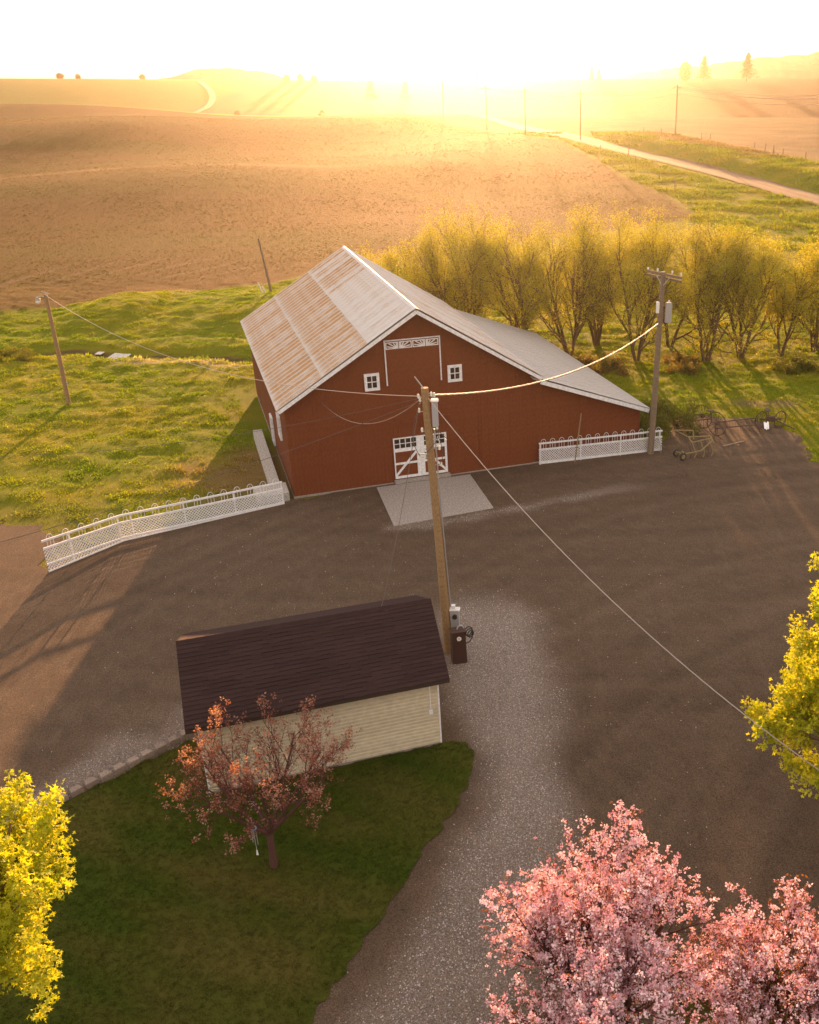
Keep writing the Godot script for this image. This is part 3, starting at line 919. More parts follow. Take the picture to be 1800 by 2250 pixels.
# ------------------------------------------------------------------ garage
func build_garage() -> void:
	var t := thing("garage", "small cream clapboard garage with dark brown shingle roof", "garage", GAR, GTH)
	var b := MB.new()
	b.hexa([Vector3(-7.14, 0, -4.45), Vector3(0, 0, -4.45), Vector3(0, 0, -0.03), Vector3(-7.14, 0, -0.03)], [Vector3(-7.14, 2.72, -4.45), Vector3(0, 2.72, -4.45), Vector3(0, 2.72, -0.03), Vector3(-7.14, 2.72, -0.03)])
	b.hexa([Vector3(-7.14, 2.72, -4.45), Vector3(0, 2.72, -4.45), Vector3(0, 2.72, -0.03), Vector3(-7.14, 2.72, -0.03)], [Vector3(-7.14, 4.18, -1.98), Vector3(0, 4.18, -1.98), Vector3(0, 4.18, -1.92), Vector3(-7.14, 4.18, -1.92)])
	var w := obj("wall", b, M.siding, t)
	# clapboards on the lawn side and the gable ends
	var y := 0.12
	while y < 2.6:
		b = MB.new()
		# drop-siding profile: flat face below, cove above
		var prof := [Vector2(y, 0.055), Vector2(y + 0.078, 0.055), Vector2(y + 0.128, 0.004), Vector2(y + 0.128, -0.02), Vector2(y, -0.02)]
		b.hexa(prof.map(func(q): return Vector3(-7.15, q.x, q.y)), prof.map(func(q): return Vector3(0.01, q.x, q.y)))
		obj("clapboard", b, M.board[rng.randi() % 3], w)
		y += 0.13
	for s in [[0.0, 0.05], [-7.19, -7.14]]:
		b = MB.new()
		b.box(s[0], s[1] + 0.001, 0.1, 2.7, -0.1, 0.065)
		obj("corner_board", b, M.white, w)
	b = MB.new()
	b.box(-7.17, 0.03, -0.1, 0.12, -4.47, 0.015)
	obj("foundation", b, M.concrete, t)
	# roof deck
	b = MB.new()
	var near := [Vector3(-7.49, 2.66, 0.27), Vector3(0.35, 2.66, 0.27), Vector3(0.35, 4.29, -1.95), Vector3(-7.49, 4.29, -1.95)]
	var far := [Vector3(-7.49, 4.29, -1.95), Vector3(0.35, 4.29, -1.95), Vector3(0.35, 2.97, -4.7), Vector3(-7.49, 2.97, -4.7)]
	var down := Vector3(0, -0.1, 0)
	b.hexa([near[0] + down, near[1] + down, near[2] + down, near[3] + down], near)
	b.hexa([far[0] + down, far[1] + down, far[2] + down, far[3] + down], far)
	var roof := obj("roof", b, M.dark, t)
	b = MB.new()
	b.box(-7.5, 0.36, 2.52, 2.655, 0.272, 0.3)
	obj("eave_board", b, M.dark, roof)
	# shingle strips in courses, each a piece with three tabs
	var dirn := Vector3(0, 1.63, -2.22).normalized()
	var up := Vector3(0, 2.22, 1.63).normalized()
	var meshes := []
	for k in 4:
		var s := MB.new()
		for j in 3:
			var xa := 0.313 * j + 0.004
			var xb := 0.313 * (j + 1) - 0.004
			var ex := 0.018 if (j + k) % 3 == 0 else 0.0
			var dd := Vector3(0, 0, 0.15 + ex)
			# local: x along, z down the slope, y off the slope
			s.hexa([Vector3(xa, 0.0, -0.16), Vector3(xb, 0.0, -0.16), Vector3(xb, 0.0, 0) + dd * 0, Vector3(xa, 0.0, 0) + dd * 0], [Vector3(xa, 0.004, -0.16), Vector3(xb, 0.004, -0.16), Vector3(xb, 0.028, ex), Vector3(xa, 0.028, ex)])
		meshes.append(s.mesh(M.shingle[k]))
	var rows := 20
	for r in rows:
		var base := Vector3(0, 2.66, 0.29) + dirn * (0.14 * r) + up * 0.006
		var x := -7.5 - (0.47 if r % 2 else 0.16) * (0.6 + 0.4 * fmod(r * 0.37, 1.0))
		while x < 0.3:
			var o: MeshInstance3D
			if x < -7.5 or x + 0.94 > 0.37:
				# cut strip at the rake
				var s := MB.new()
				var xa := maxf(x, -7.5)
				var xb := minf(x + 0.936, 0.365)
				s.hexa([Vector3(0, 0, -0.16), Vector3(xb - xa, 0, -0.16), Vector3(xb - xa, 0, 0), Vector3(0, 0, 0)], [Vector3(0, 0.004, -0.16), Vector3(xb - xa, 0.004, -0.16), Vector3(xb - xa, 0.028, 0), Vector3(0, 0.028, 0)])
				o = obj("shingle", s, M.shingle[rng.randi() % 4], roof)
				o.transform = Transform3D(Basis(Vector3.RIGHT, up, -dirn), base + Vector3(xa, 0, 0))
			else:
				o = part("shingle", meshes[rng.randi() % 4], roof)
				o.transform = Transform3D(Basis(Vector3.RIGHT, up, -dirn), base + Vector3(x, 0, 0))
			x += 0.942
	# far slope, joined: hardly seen
	b = MB.new()
	var fd := Vector3(0, -1.32, -2.75).normalized()
	var fu := Vector3(0, 2.75, -1.32).normalized()
	for r in 21:
		var base := Vector3(0, 4.30, -1.95) + fd * (0.145 * r) + fu * 0.01
		b.hexa([Vector3(-7.5, 0, 0) + base, Vector3(0.36, 0, 0) + base, Vector3(0.36, 0, 0) + base + fd * 0.17, Vector3(-7.5, 0, 0) + base + fd * 0.17], [Vector3(-7.5, 0, 0) + base + fu * 0.004, Vector3(0.36, 0, 0) + base + fu * 0.004, Vector3(0.36, 0, 0) + base + fd * 0.17 + fu * 0.018, Vector3(-7.5, 0, 0) + base + fd * 0.17 + fu * 0.018])
	var fs := obj("far_shingles", b, M.shingle[2], roof)
	fs.set_meta("kind", "stuff")
	# ridge caps
	for i in 28:
		var x := -7.5 + i * 0.28
		b = MB.new()
		b.hexa([Vector3(x, 4.30, -1.95) - dirn * 0.16, Vector3(x + 0.3, 4.29, -1.95) - dirn * 0.16, Vector3(x + 0.3, 4.33, -1.95), Vector3(x, 4.34, -1.95)], [Vector3(x, 4.33, -1.95) - dirn * 0.16, Vector3(x + 0.3, 4.315, -1.95) - dirn * 0.16, Vector3(x + 0.3, 4.355, -1.955), Vector3(x, 4.37, -1.955)])
		b.hexa([Vector3(x, 4.34, -1.95), Vector3(x + 0.3, 4.33, -1.95), Vector3(x + 0.3, 4.29, -1.95) + fd * 0.17, Vector3(x, 4.30, -1.95) + fd * 0.17], [Vector3(x, 4.37, -1.955), Vector3(x + 0.3, 4.355, -1.955), Vector3(x + 0.3, 4.33, -1.95) + fd * 0.17, Vector3(x, 4.345, -1.95) + fd * 0.17])
		obj("ridge_cap", b, M.shingle[rng.randi() % 4], roof)
	# conduit and box on the wall
	b = MB.new()
	b.rod(Vector3(-0.25, 1.45, 0.05), Vector3(-0.25, 2.6, 0.05), 0.018, 6)
	b.box(-0.31, -0.19, 1.30, 1.46, 0.03, 0.09)
	obj("conduit", b, M.white, t)

# ------------------------------------------------------------------ fences
func lattice_fence(called: String, pts: Array, tops: Array, label: String, hoop_step: float) -> void:
	var t := thing(called, label, "fence", Vector3(pts[0].x, 0, pts[0].z), 0.0, "white lattice fences beside the barn")
	var o := Vector3(pts[0].x, 0, pts[0].z)
	for s in pts.size() - 1:
		var a: Vector3 = pts[s] - o
		var e: Vector3 = pts[s + 1] - o
		var ta: float = tops[s]
		var te: float = tops[s + 1]
		var len_ := a.distance_to(e)
		var d := (e - a) / len_
		var side := Vector3(-d.z, 0, d.x)
		var at := func(u: float, below: float) -> Vector3: return a + d * u + Vector3(0, lerpf(ta, te, u / len_) - below, 0)
		for q in [[0.0, 0.085, "top_rail"], [0.36, 0.085, "middle_rail"], [1.12, 0.07, "bottom_rail"]]:
			var b := MB.new()
			b.bar(at.call(0.002, q[0]), at.call(len_ - 0.002, q[0]), side, 0.06, q[1])
			obj(q[2], b, M.white, t)
		# lattice below the middle rail
		var b := MB.new()
		var p := 0.15
		var u := -1.6
		while u < len_ + 1.6:
			for dirx in [-1.0, 1.0]:
				# strip through (u, 0.40 below) going down along dirx
				var bot: float = minf(lerpf(ta, te, clampf(u / len_, 0, 1)) - 0.03, 1.5)
				var u0 := u
				var u1: float = u + dirx * (bot - 0.40)
				var f0 := 0.0
				var f1 := 1.0
				if u1 != u0:
					var k0 := (0.0 - u0) / (u1 - u0)
					var k1 := (len_ - u0) / (u1 - u0)
					f0 = maxf(f0, minf(k0, k1))
					f1 = minf(f1, maxf(k0, k1))
				if f1 - f0 > 0.02:
					var pa: Vector3 = at.call(lerpf(u0, u1, f0), lerpf(0.40, bot, f0)) + side * 0.008 * dirx
					var pe: Vector3 = at.call(lerpf(u0, u1, f1), lerpf(0.40, bot, f1)) + side * 0.008 * dirx
					b.bar(pa, pe, side, 0.012, 0.036)
			u += p
		var lt := obj("lattice", b, M.white, t)
		lt.set_meta("kind", "stuff")
		# base strip along the ground, following it
		b = MB.new()
		b.bar(a + Vector3(0, 0.03, 0), e + Vector3(0, 0.03, 0), side, 0.04, 0.06)
		obj("base_strip", b, M.white, t)
		# posts behind
		for k in int(len_ / 2.4) + 1:
			var uu := minf(k * 2.4 + 0.05, len_ - 0.05)
			var hh: float = lerpf(ta, te, uu / len_)
			b = MB.new()
			b.bar(a + d * uu + side * 0.06 + Vector3(0, -0.1, 0), a + d * uu + side * 0.06 + Vector3(0, hh + 0.02, 0), side, 0.05, 0.06)
			obj("post", b, M.white, t)
		# hoops above the top rail and the thin balusters under it
		var nh := int(len_ / hoop_step)
		for k in nh:
			var c := (k + 0.5) * len_ / nh
			var hp := MB.new()
			var pp := PackedVector3Array()
			var rr := PackedFloat32Array()
			var hr := 0.145
			for j in 11:
				var w := PI * j / 10.0
				pp.append(at.call(c - cos(w) * hr, 0.0) + Vector3(0, 0.05 + sin(w) * 0.19, 0))
				rr.append(0.012)
			hp.tube(pp, rr, 5)
			hp.rod(at.call(c, 0.0), at.call(c, -0.14), 0.010, 5)
			obj("hoop", hp, M.white, t)
			for off in [-0.145, 0.0, 0.145]:
				var bl := MB.new()
				bl.rod(at.call(c + off, 0.04), at.call(c + off, 0.33), 0.012, 5)
				obj("baluster", bl, M.white, t)

# ------------------------------------------------------------------ poles and wires
func pole_mesh(base: Vector3, top: Vector3, r0: float, r1: float) -> MB:
	var b := MB.new()
	var p := PackedVector3Array()
	var r := PackedFloat32Array()
	for i in 9:
		var f := i / 8.0
		p.append(base.lerp(top, f) + Vector3(sin(f * 5.0), 0, cos(f * 4.0)) * 0.012)
		r.append(lerpf(r0, r1, f))
	b.tube(p, r, 12)
	return b

func wire(label: String, a: Vector3, e: Vector3, sag: float, r: float, m: Material, twist := 0.0) -> void:
	var o := thing("overhead_wire", label, "wire", a)
	var n := 48
	var strands := 1 if twist <= 0.0 else 3
	var b := MB.new()
	for s in strands:
		var p := PackedVector3Array()
		var q := PackedFloat32Array()
		var nn := n if strands == 1 else n * 4
		for i in nn + 1:
			var f := float(i) / nn
			var w := (e - a) * f - Vector3(0, sag * 4.0 * f * (1.0 - f), 0)
			if strands > 1:
				var ph := f * a.distance_to(e) * twist + TAU * s / 3.0
				var sd := (e - a).cross(Vector3.UP).normalized()
				w += (sd * cos(ph) + Vector3.UP * sin(ph)) * r * 1.15
			p.append(w)
			q.append(r)
		b.tube(p, q, 5)
	obj("cable", b, m, o)

func insulator(parent: Node3D, p: Vector3, r := 0.045) -> void:
	var b := MB.new()
	b.tube(PackedVector3Array([p, p + Vector3(0, 0.05, 0), p + Vector3(0, 0.06, 0), p + Vector3(0, 0.12, 0), p + Vector3(0, 0.15, 0)]), PackedFloat32Array([r * 0.6, r, r * 0.7, r, r * 0.4]), 8)
	obj("insulator", b, M.porcelain, parent)

var C_TOP := Vector3(-4.33, 10.4, -31.0)

func build_poles() -> void:
	# the service pole beside the garage
	var base := Vector3(-4.0, 0, -31.0)
	var t := thing("utility_pole", "tall wooden service pole rising beside the garage", "pole", base)
	var top := C_TOP - base
	obj("post", pole_mesh(Vector3(0, -0.3, 0), top, 0.175, 0.125), M.pole, t)
	var along := func(h: float) -> Vector3: return Vector3(0, -0.3, 0).lerp(top, (h + 0.3) / (top.y + 0.3))
	var b := MB.new()
	var p: Vector3 = along.call(9.55) + Vector3(0.27, 0, 0.02)
	b.box(p.x - 0.095, p.x + 0.095, p.y - 0.5, p.y + 0.4, p.z - 0.09, p.z + 0.09)
	var box := obj("switch_box", b, M.grey_paint, t)
	b = MB.new()
	b.hexa([p + Vector3(-0.14, 0.4, -0.12), p + Vector3(0.14, 0.4, -0.12), p + Vector3(0.14, 0.4, 0.12), p + Vector3(-0.14, 0.4, 0.12)], [p + Vector3(-0.11, 0.47, -0.1), p + Vector3(0.11, 0.47, -0.1), p + Vector3(0.11, 0.45, 0.1), p + Vector3(-0.11, 0.45, 0.1)])
	obj("lid", b, M.white, box)
	# conduit down to the meter
	b = MB.new()
	b.tube(PackedVector3Array([along.call(8.95) + Vector3(0.2, 0, 0.02), along.call(6.0) + Vector3(0.19, 0, 0.02), along.call(1.95) + Vector3(0.23, 0, 0.02)]), PackedFloat32Array([0.025, 0.025, 0.025]), 8)
	obj("conduit", b, M.steel, t)
	p = along.call(1.55) + Vector3(0.36, 0, 0.0)
	b = MB.new()
	b.box(p.x - 0.15, p.x + 0.15, p.y - 0.45, p.y + 0.28, p.z - 0.1, p.z + 0.1)
	var meter := obj("meter_box", b, M.grey_paint, t)
	b = MB.new()
	b.disc(p + Vector3(0, 0.05, 0.15), Vector3(0, 0, 1), 0.09, 0.05, 14)
	obj("meter_dial", b, M.glass, meter)
	b = MB.new()
	b.box(p.x - 0.19, p.x + 0.19, p.y + 0.28, p.y + 0.32, p.z - 0.13, p.z + 0.13)
	b.box(p.x - 0.12, p.x + 0.02, p.y + 0.32, p.y + 0.48, p.z - 0.07, p.z + 0.07)
	obj("lid", b, M.white, meter)
	# bracket arm, hooks, insulators, loose loops
	b = MB.new()
	b.rod(along.call(10.3), along.call(10.3) + Vector3(-0.32, 0.5, 0.05), 0.022, 6)
	b.rod(along.call(8.0) + Vector3(-0.45, 0.05, 0.05), along.call(8.0) + Vector3(0.1, 0, 0), 0.03, 6)
	b.rod(along.call(10.2), along.call(10.2) + Vector3(0.32, 0.02, 0.0), 0.015, 6)
	obj("bracket", b, M.steel, t)
	for q in [[10.1, -0.24], [9.98, -0.2], [9.6, -0.26], [8.9, -0.22], [7.95, -0.36], [7.93, -0.2], [9.0, 0.3], [8.6, 0.31], [8.25, 0.32], [7.65, 0.33], [10.15, 0.3], [10.17, 0.2]]:
		insulator(t, along.call(q[0]) + Vector3(q[1], -0.05, 0.05), 0.05)
		b = MB.new()
		b.rod(along.call(q[0]), along.call(q[0]) + Vector3(q[1], -0.04, 0.05), 0.012, 5)
		obj("peg", b, M.steel, t)
	for q in [[9.9, -0.2, 8.0, -0.36, 0.25], [8.95, 0.24, 7.7, 0.30, 0.18], [9.0, 0.22, 8.1, -0.15, -0.3], [8.95, 0.3, 8.6, 0.55, 0.2]]:
		b = MB.new()
		var pa: Vector3 = along.call(q[0]) + Vector3(q[1], 0, 0.12)
		var pe: Vector3 = along.call(q[2]) + Vector3(q[3], 0, 0.12)
		var pts := PackedVector3Array()
		var rr := PackedFloat32Array()
		for i in 13:
			var f := i / 12.0
			pts.append(pa.lerp(pe, f) + Vector3(-absf(q[4]) * sin(f * PI) * signf(q[1]) * -1.0, -q[4] * 0.6 * sin(f * PI), 0.08 * sin(f * PI)))
			rr.append(0.012)
		b.tube(pts, rr, 5)
		obj("jumper_wire", b, M.wire_dark, t)
	# yard lamp pole in the pasture
	base = Vector3(-32.2, land(-32.2, -60.95), -60.95)
	t = thing("utility_pole", "wooden pole with a yard lamp standing in the left pasture", "pole", base)
	var ltop := Vector3(0.05, 7.25, 0.0)
	obj("post", pole_mesh(Vector3(0, -0.3, 0), ltop, 0.15, 0.11), M.pole, t)
	b = MB.new()
	b.tube(PackedVector3Array([ltop + Vector3(0, -0.25, 0), ltop + Vector3(-0.25, -0.12, 0.02), ltop + Vector3(-0.45, -0.18, 0.02), ltop + Vector3(-0.55, -0.25, 0.02)]), PackedFloat32Array([0.025, 0.025, 0.025, 0.025]), 6)
	obj("lamp_arm", b, M.steel, t)
	b = MB.new()
	var lp := ltop + Vector3(-0.56, -0.3, 0.02)
	b.tube(PackedVector3Array([lp + Vector3(0, 0.12, 0), lp + Vector3(0, 0.02, 0), lp, lp + Vector3(0, -0.08, 0)]), PackedFloat32Array([0.08, 0.1, 0.15, 0.17]), 12)
	var head := obj("lamp_head", b, M.steel, t)
	b = MB.new()
	b.tube(PackedVector3Array([lp + Vector3(0, -0.08, 0), lp + Vector3(0, -0.18, 0), lp + Vector3(0, -0.26, 0)]), PackedFloat32Array([0.165, 0.15, 0.06]), 12)
	obj("lamp_lens", b, M.porcelain, head)
	b = MB.new()
	b.rod(ltop + Vector3(-0.25, 0.16, 0), ltop + Vector3(0.25, 0.02, 0), 0.02, 6)
	obj("bracket", b, M.steel, t)
	b = MB.new()
	b.box(0.09, 0.19, 1.3, 1.5, -0.06, 0.06)
	obj("switch_box", b, M.grey_paint, t)
	# transformer pole at the right fence
	base = Vector3(5.55, 0, -51.9)
	t = thing("utility_pole", "wooden pole with crossarms and transformer behind right lattice fence", "pole", base)
	var rtop := Vector3(0.28, 10.35, 0)
	obj("post", pole_mesh(Vector3(0, -0.3, 0), rtop, 0.19, 0.13), M.pole_grey, t)
	for q in [[0.0, 0.12], [-0.22, 0.0]]:
		b = MB.new()
		b.bar(rtop + Vector3(-0.85, -0.1 + q[0] + 0.12, -0.35 + q[1]), rtop + Vector3(0.95, -0.1 + q[0] - 0.14, 0.35 + q[1]), Vector3(0, 0, 1), 0.1, 0.12)
		obj("crossarm", b, M.pole_grey, t)
	b = MB.new()
	b.rod(rtop + Vector3(-0.03, -0.75, 0.1), rtop + Vector3(0.3, -0.3, 0.2), 0.02, 5)
	b.rod(rtop + Vector3(-0.03, -0.75, 0.1), rtop + Vector3(-0.35, -0.22, 0.0), 0.02, 5)
	obj("arm_brace", b, M.steel, t)
	for q in [[-0.8, 0.05, -0.3], [-0.3, 0.02, -0.1], [0.45, -0.06, 0.2], [0.9, -0.12, 0.4]]:
		insulator(t, rtop + Vector3(q[0], q[1], q[2]), 0.06)
	b = MB.new()
	var tc := rtop + Vector3(0.36, -2.2, 0.05)
	b.tube(PackedVector3Array([tc + Vector3(0, -0.5, 0), tc + Vector3(0, 0.5, 0), tc + Vector3(0, 0.58, 0)]), PackedFloat32Array([0.19, 0.19, 0.13]), 14)
	var tr := obj("transformer", b, M.steel, t)
	insulator(tr, tc + Vector3(0, 0.56, 0), 0.06)
	b = MB.new()
	b.box(rtop.x - 0.32, rtop.x - 0.14, 8.15, 8.75, -0.06, 0.1)
	obj("cutout_switch", b, M.porcelain, t)
	b = MB.new()
	b.tube(PackedVector3Array([Vector3(0.15, 0.0, 0.15), Vector3(0.2, 1.0, 0.2), Vector3(0.45, 0.9, 0.2), Vector3(0.6, 0.1, 0.15)]), PackedFloat32Array([0.02, 0.02, 0.02, 0.02]), 6)
	obj("loose_cable", b, M.wire, t)
	# bare pole behind the barn
	base = Vector3(-27.5, land(-27.5, -94.0) - 0.2, -94.0)
	t = thing("bare_pole", "thin dark bare pole standing behind the barn roof", "pole", base)
	obj("post", pole_mesh(Vector3(0, -0.3, 0), Vector3(-0.65, 5.4, 0), 0.13, 0.09), M.pole_grey, t)
	b = MB.new()
	b.bar(Vector3(-0.8, 0.2, 0.3), Vector3(-1.1, 1.3, 0.4), Vector3(0, 0, 1), 0.08, 0.1)
	b.bar(Vector3(-0.45, 0.2, 0.3), Vector3(-0.75, 0.95, 0.4), Vector3(0, 0, 1), 0.08, 0.1)
	tag(obj("leaning_stakes", b, M.white), "two pale leaning stakes beside the bare pole", "stake").position = base
	# wires
	var ct := C_TOP
	var l_at := Vector3(-32.2, land(-32.2, -60.95), -60.95) + ltop + Vector3(0.02, -0.03, 0.1)
	wire("long wire sagging from yard lamp pole to service pole", l_at, ct + Vector3(-0.15, -0.3, 0), 1.5, 0.013, M.wire)
	var r_at := Vector3(5.55, 0, -51.9) + rtop + Vector3(-0.16, -2.75, 0.1)
	wire("thick twisted cable between service pole and transformer pole", ct + Vector3(0.3, -0.25, 0), r_at, 0.95, 0.017, M.wire, 5.0)
	wire("cable running from service pole down to the yellow tree", ct + Vector3(0.12, -0.35, 0.1), Vector3(6.7, 4.0, -19.3), 0.9, 0.0075, M.wire, 4.0)
	wire("upper thin wire from service pole towards the left pasture", ct + Vector3(-0.2, -0.35, 0.05), Vector3(-30.0, 5.4, -38.0), 0.9, 0.008, M.wire_dark)
	wire("lower thin wire from service pole over the left fence", ct + Vector3(-0.2, -0.45, 0.08), Vector3(-25.0, 5.5, -24.5), 0.55, 0.009, M.wire_dark)
	var att := BARN + Basis(Vector3.UP, TH) * Vector3(-5.0, 4.95, 0.05)
	wire("slack wire looping from barn wall to service pole", att, ct + Vector3(-0.18, -0.4, 0.0), 1.0, 0.013, M.wire)
	var gr := GAR + Basis(Vector3.UP, GTH) * Vector3(-1.25, 4.36, -1.95)
	wire("dangling wire from service pole to the garage ridge", ct + Vector3(-0.22, -0.5, 0.05), gr, 0.35, 0.010, M.wire_dark)
	# a guy wire guard leaning by the right fence
	b = MB.new()
	b.rod(BARN + Basis(Vector3.UP, TH) * Vector3(8.4, 0.2, 1.1), BARN + Basis(Vector3.UP, TH) * Vector3(9.1, 2.7, 0.25), 0.035, 6)
	tag(obj("leaning_pole", b, M.yellow), "thin rusty pole leaning against the red lean-to wall", "pole")

func build_far_poles() -> void:
	var spots := [[60.0, -225.0], [29.0, -246.8], [6.4, -252.0], [-7.5, -268.0], [-18.5, -284.0], [-33.0, -310.0]]
	var labels := ["", "nearest roadside power pole on the right skyline field", "second roadside power pole left of the nearest", "third roadside power pole in the sun haze", "fourth roadside power pole deep in the glare", "farthest roadside power pole deep in the glare"]
	var prev := []
	for i in spots.size():
		var x: float = spots[i][0]
		var z: float = spots[i][1]
		var y := land(x, z)
		var tops := [Vector3(x - 0.9, y + 10.6, z), Vector3(x + 0.9, y + 10.6, z), Vector3(x, y + 11.2, z), Vector3(x, y + 9.4, z)]
		if i > 0:
			var t := thing("power_pole", labels[i], "pole", Vector3(x, y, z), 0.0, "power poles along the road")
			obj("post", pole_mesh(Vector3(0, -0.5, 0), Vector3(0, 11.2, 0), 0.17, 0.12), M.pole_grey, t)
			var b := MB.new()
			b.bar(Vector3(-1.1, 10.5, 0), Vector3(1.1, 10.5, 0), Vector3(0, 0, 1), 0.1, 0.12)
			obj("crossarm", b, M.pole_grey, t)
		if prev.size():
			var t2 := thing("power_line", ["", "span of wires entering from right at the nearest power pole", "span of wires between nearest and second power poles", "span of wires between second and third power poles", "span of wires between third and fourth power poles", "span of wires between fourth and farthest power poles"][i], "wire", prev[0], 0.0, "spans of the roadside power line")
			for k in 4:
				var b := MB.new()
				var p := PackedVector3Array()
				var q := PackedFloat32Array()
				for j in 13:
					var f := j / 12.0
					p.append(prev[k].lerp(tops[k], f) - Vector3(0, 1.1 * 4 * f * (1 - f), 0) - prev[0])
					q.append(0.03)
				b.tube(p, q, 4)
				obj("wire", b, M.wire, t2)
		prev = tops
	# fence posts along the road
	var posts := [[44.0, -205.5], [46.6, -208.5], [45.6, -212.0], [44.2, -215.0], [42.5, -218.0], [36.1, -238.0], [34.4, -240.0], [15.9, -220.2], [16.6, -208.5], [10.3, -229.2], [20.8, -173.5], [19.0, -182.8], [50.0, -203.0], [26.0, -250.0], [22.0, -254.0]]
	var where := ["on the bank right of the road", "on the road bank, nearest the right edge", "on the bank, third from the right edge", "on the bank, fourth from the right edge", "on the bank, fifth from the right edge", "alone farther up the bank", "beside another, farther up the bank", "left of the road near its bend", "left of the road, leaning", "left of the road at its far bend", "in the verge nearest the willows", "in the verge below the road", "at the right end of the bank", "on the crest of the bank", "on the crest of the bank, leftmost"]
	for i in posts.size():
		var b := MB.new()
		var h := rng.randf_range(1.2, 1.6)
		b.tube(PackedVector3Array([Vector3(0, -0.3, 0), Vector3(rng.randf_range(-0.2, 0.2), h, rng.randf_range(-0.1, 0.1))]), PackedFloat32Array([0.09, 0.08]), 6)
		var o := obj("fence_post", b, M.pole_grey)
		o.position = Vector3(posts[i][0], land(posts[i][0], posts[i][1]), posts[i][1])
		tag(o, "weathered wooden fence post " + where[i], "post", "fence posts along the road")

# ------------------------------------------------------------------ small things in the yard
func wheel(parent: Node3D, called: String, c: Vector3, axis: Vector3, r: float, spokes: int, rim_r: float, m: Material, hub_m: Material) -> void:
	var b := MB.new()
	b.ring(c, axis, r, rim_r, 28, 5)
	var w := obj(called, b, m, parent)
	b = MB.new()
	var a := axis.normalized()
	var x := a.cross(Vector3.UP).normalized()
	var y := x.cross(a)
	for k in spokes:
		var g := TAU * k / spokes
		b.rod(c + a * 0.05, c + (x * cos(g) + y * sin(g)) * r, 0.012, 4)
	b.disc(c, a, r * 0.12, 0.08, 8)
	obj("spokes", b, hub_m, w)

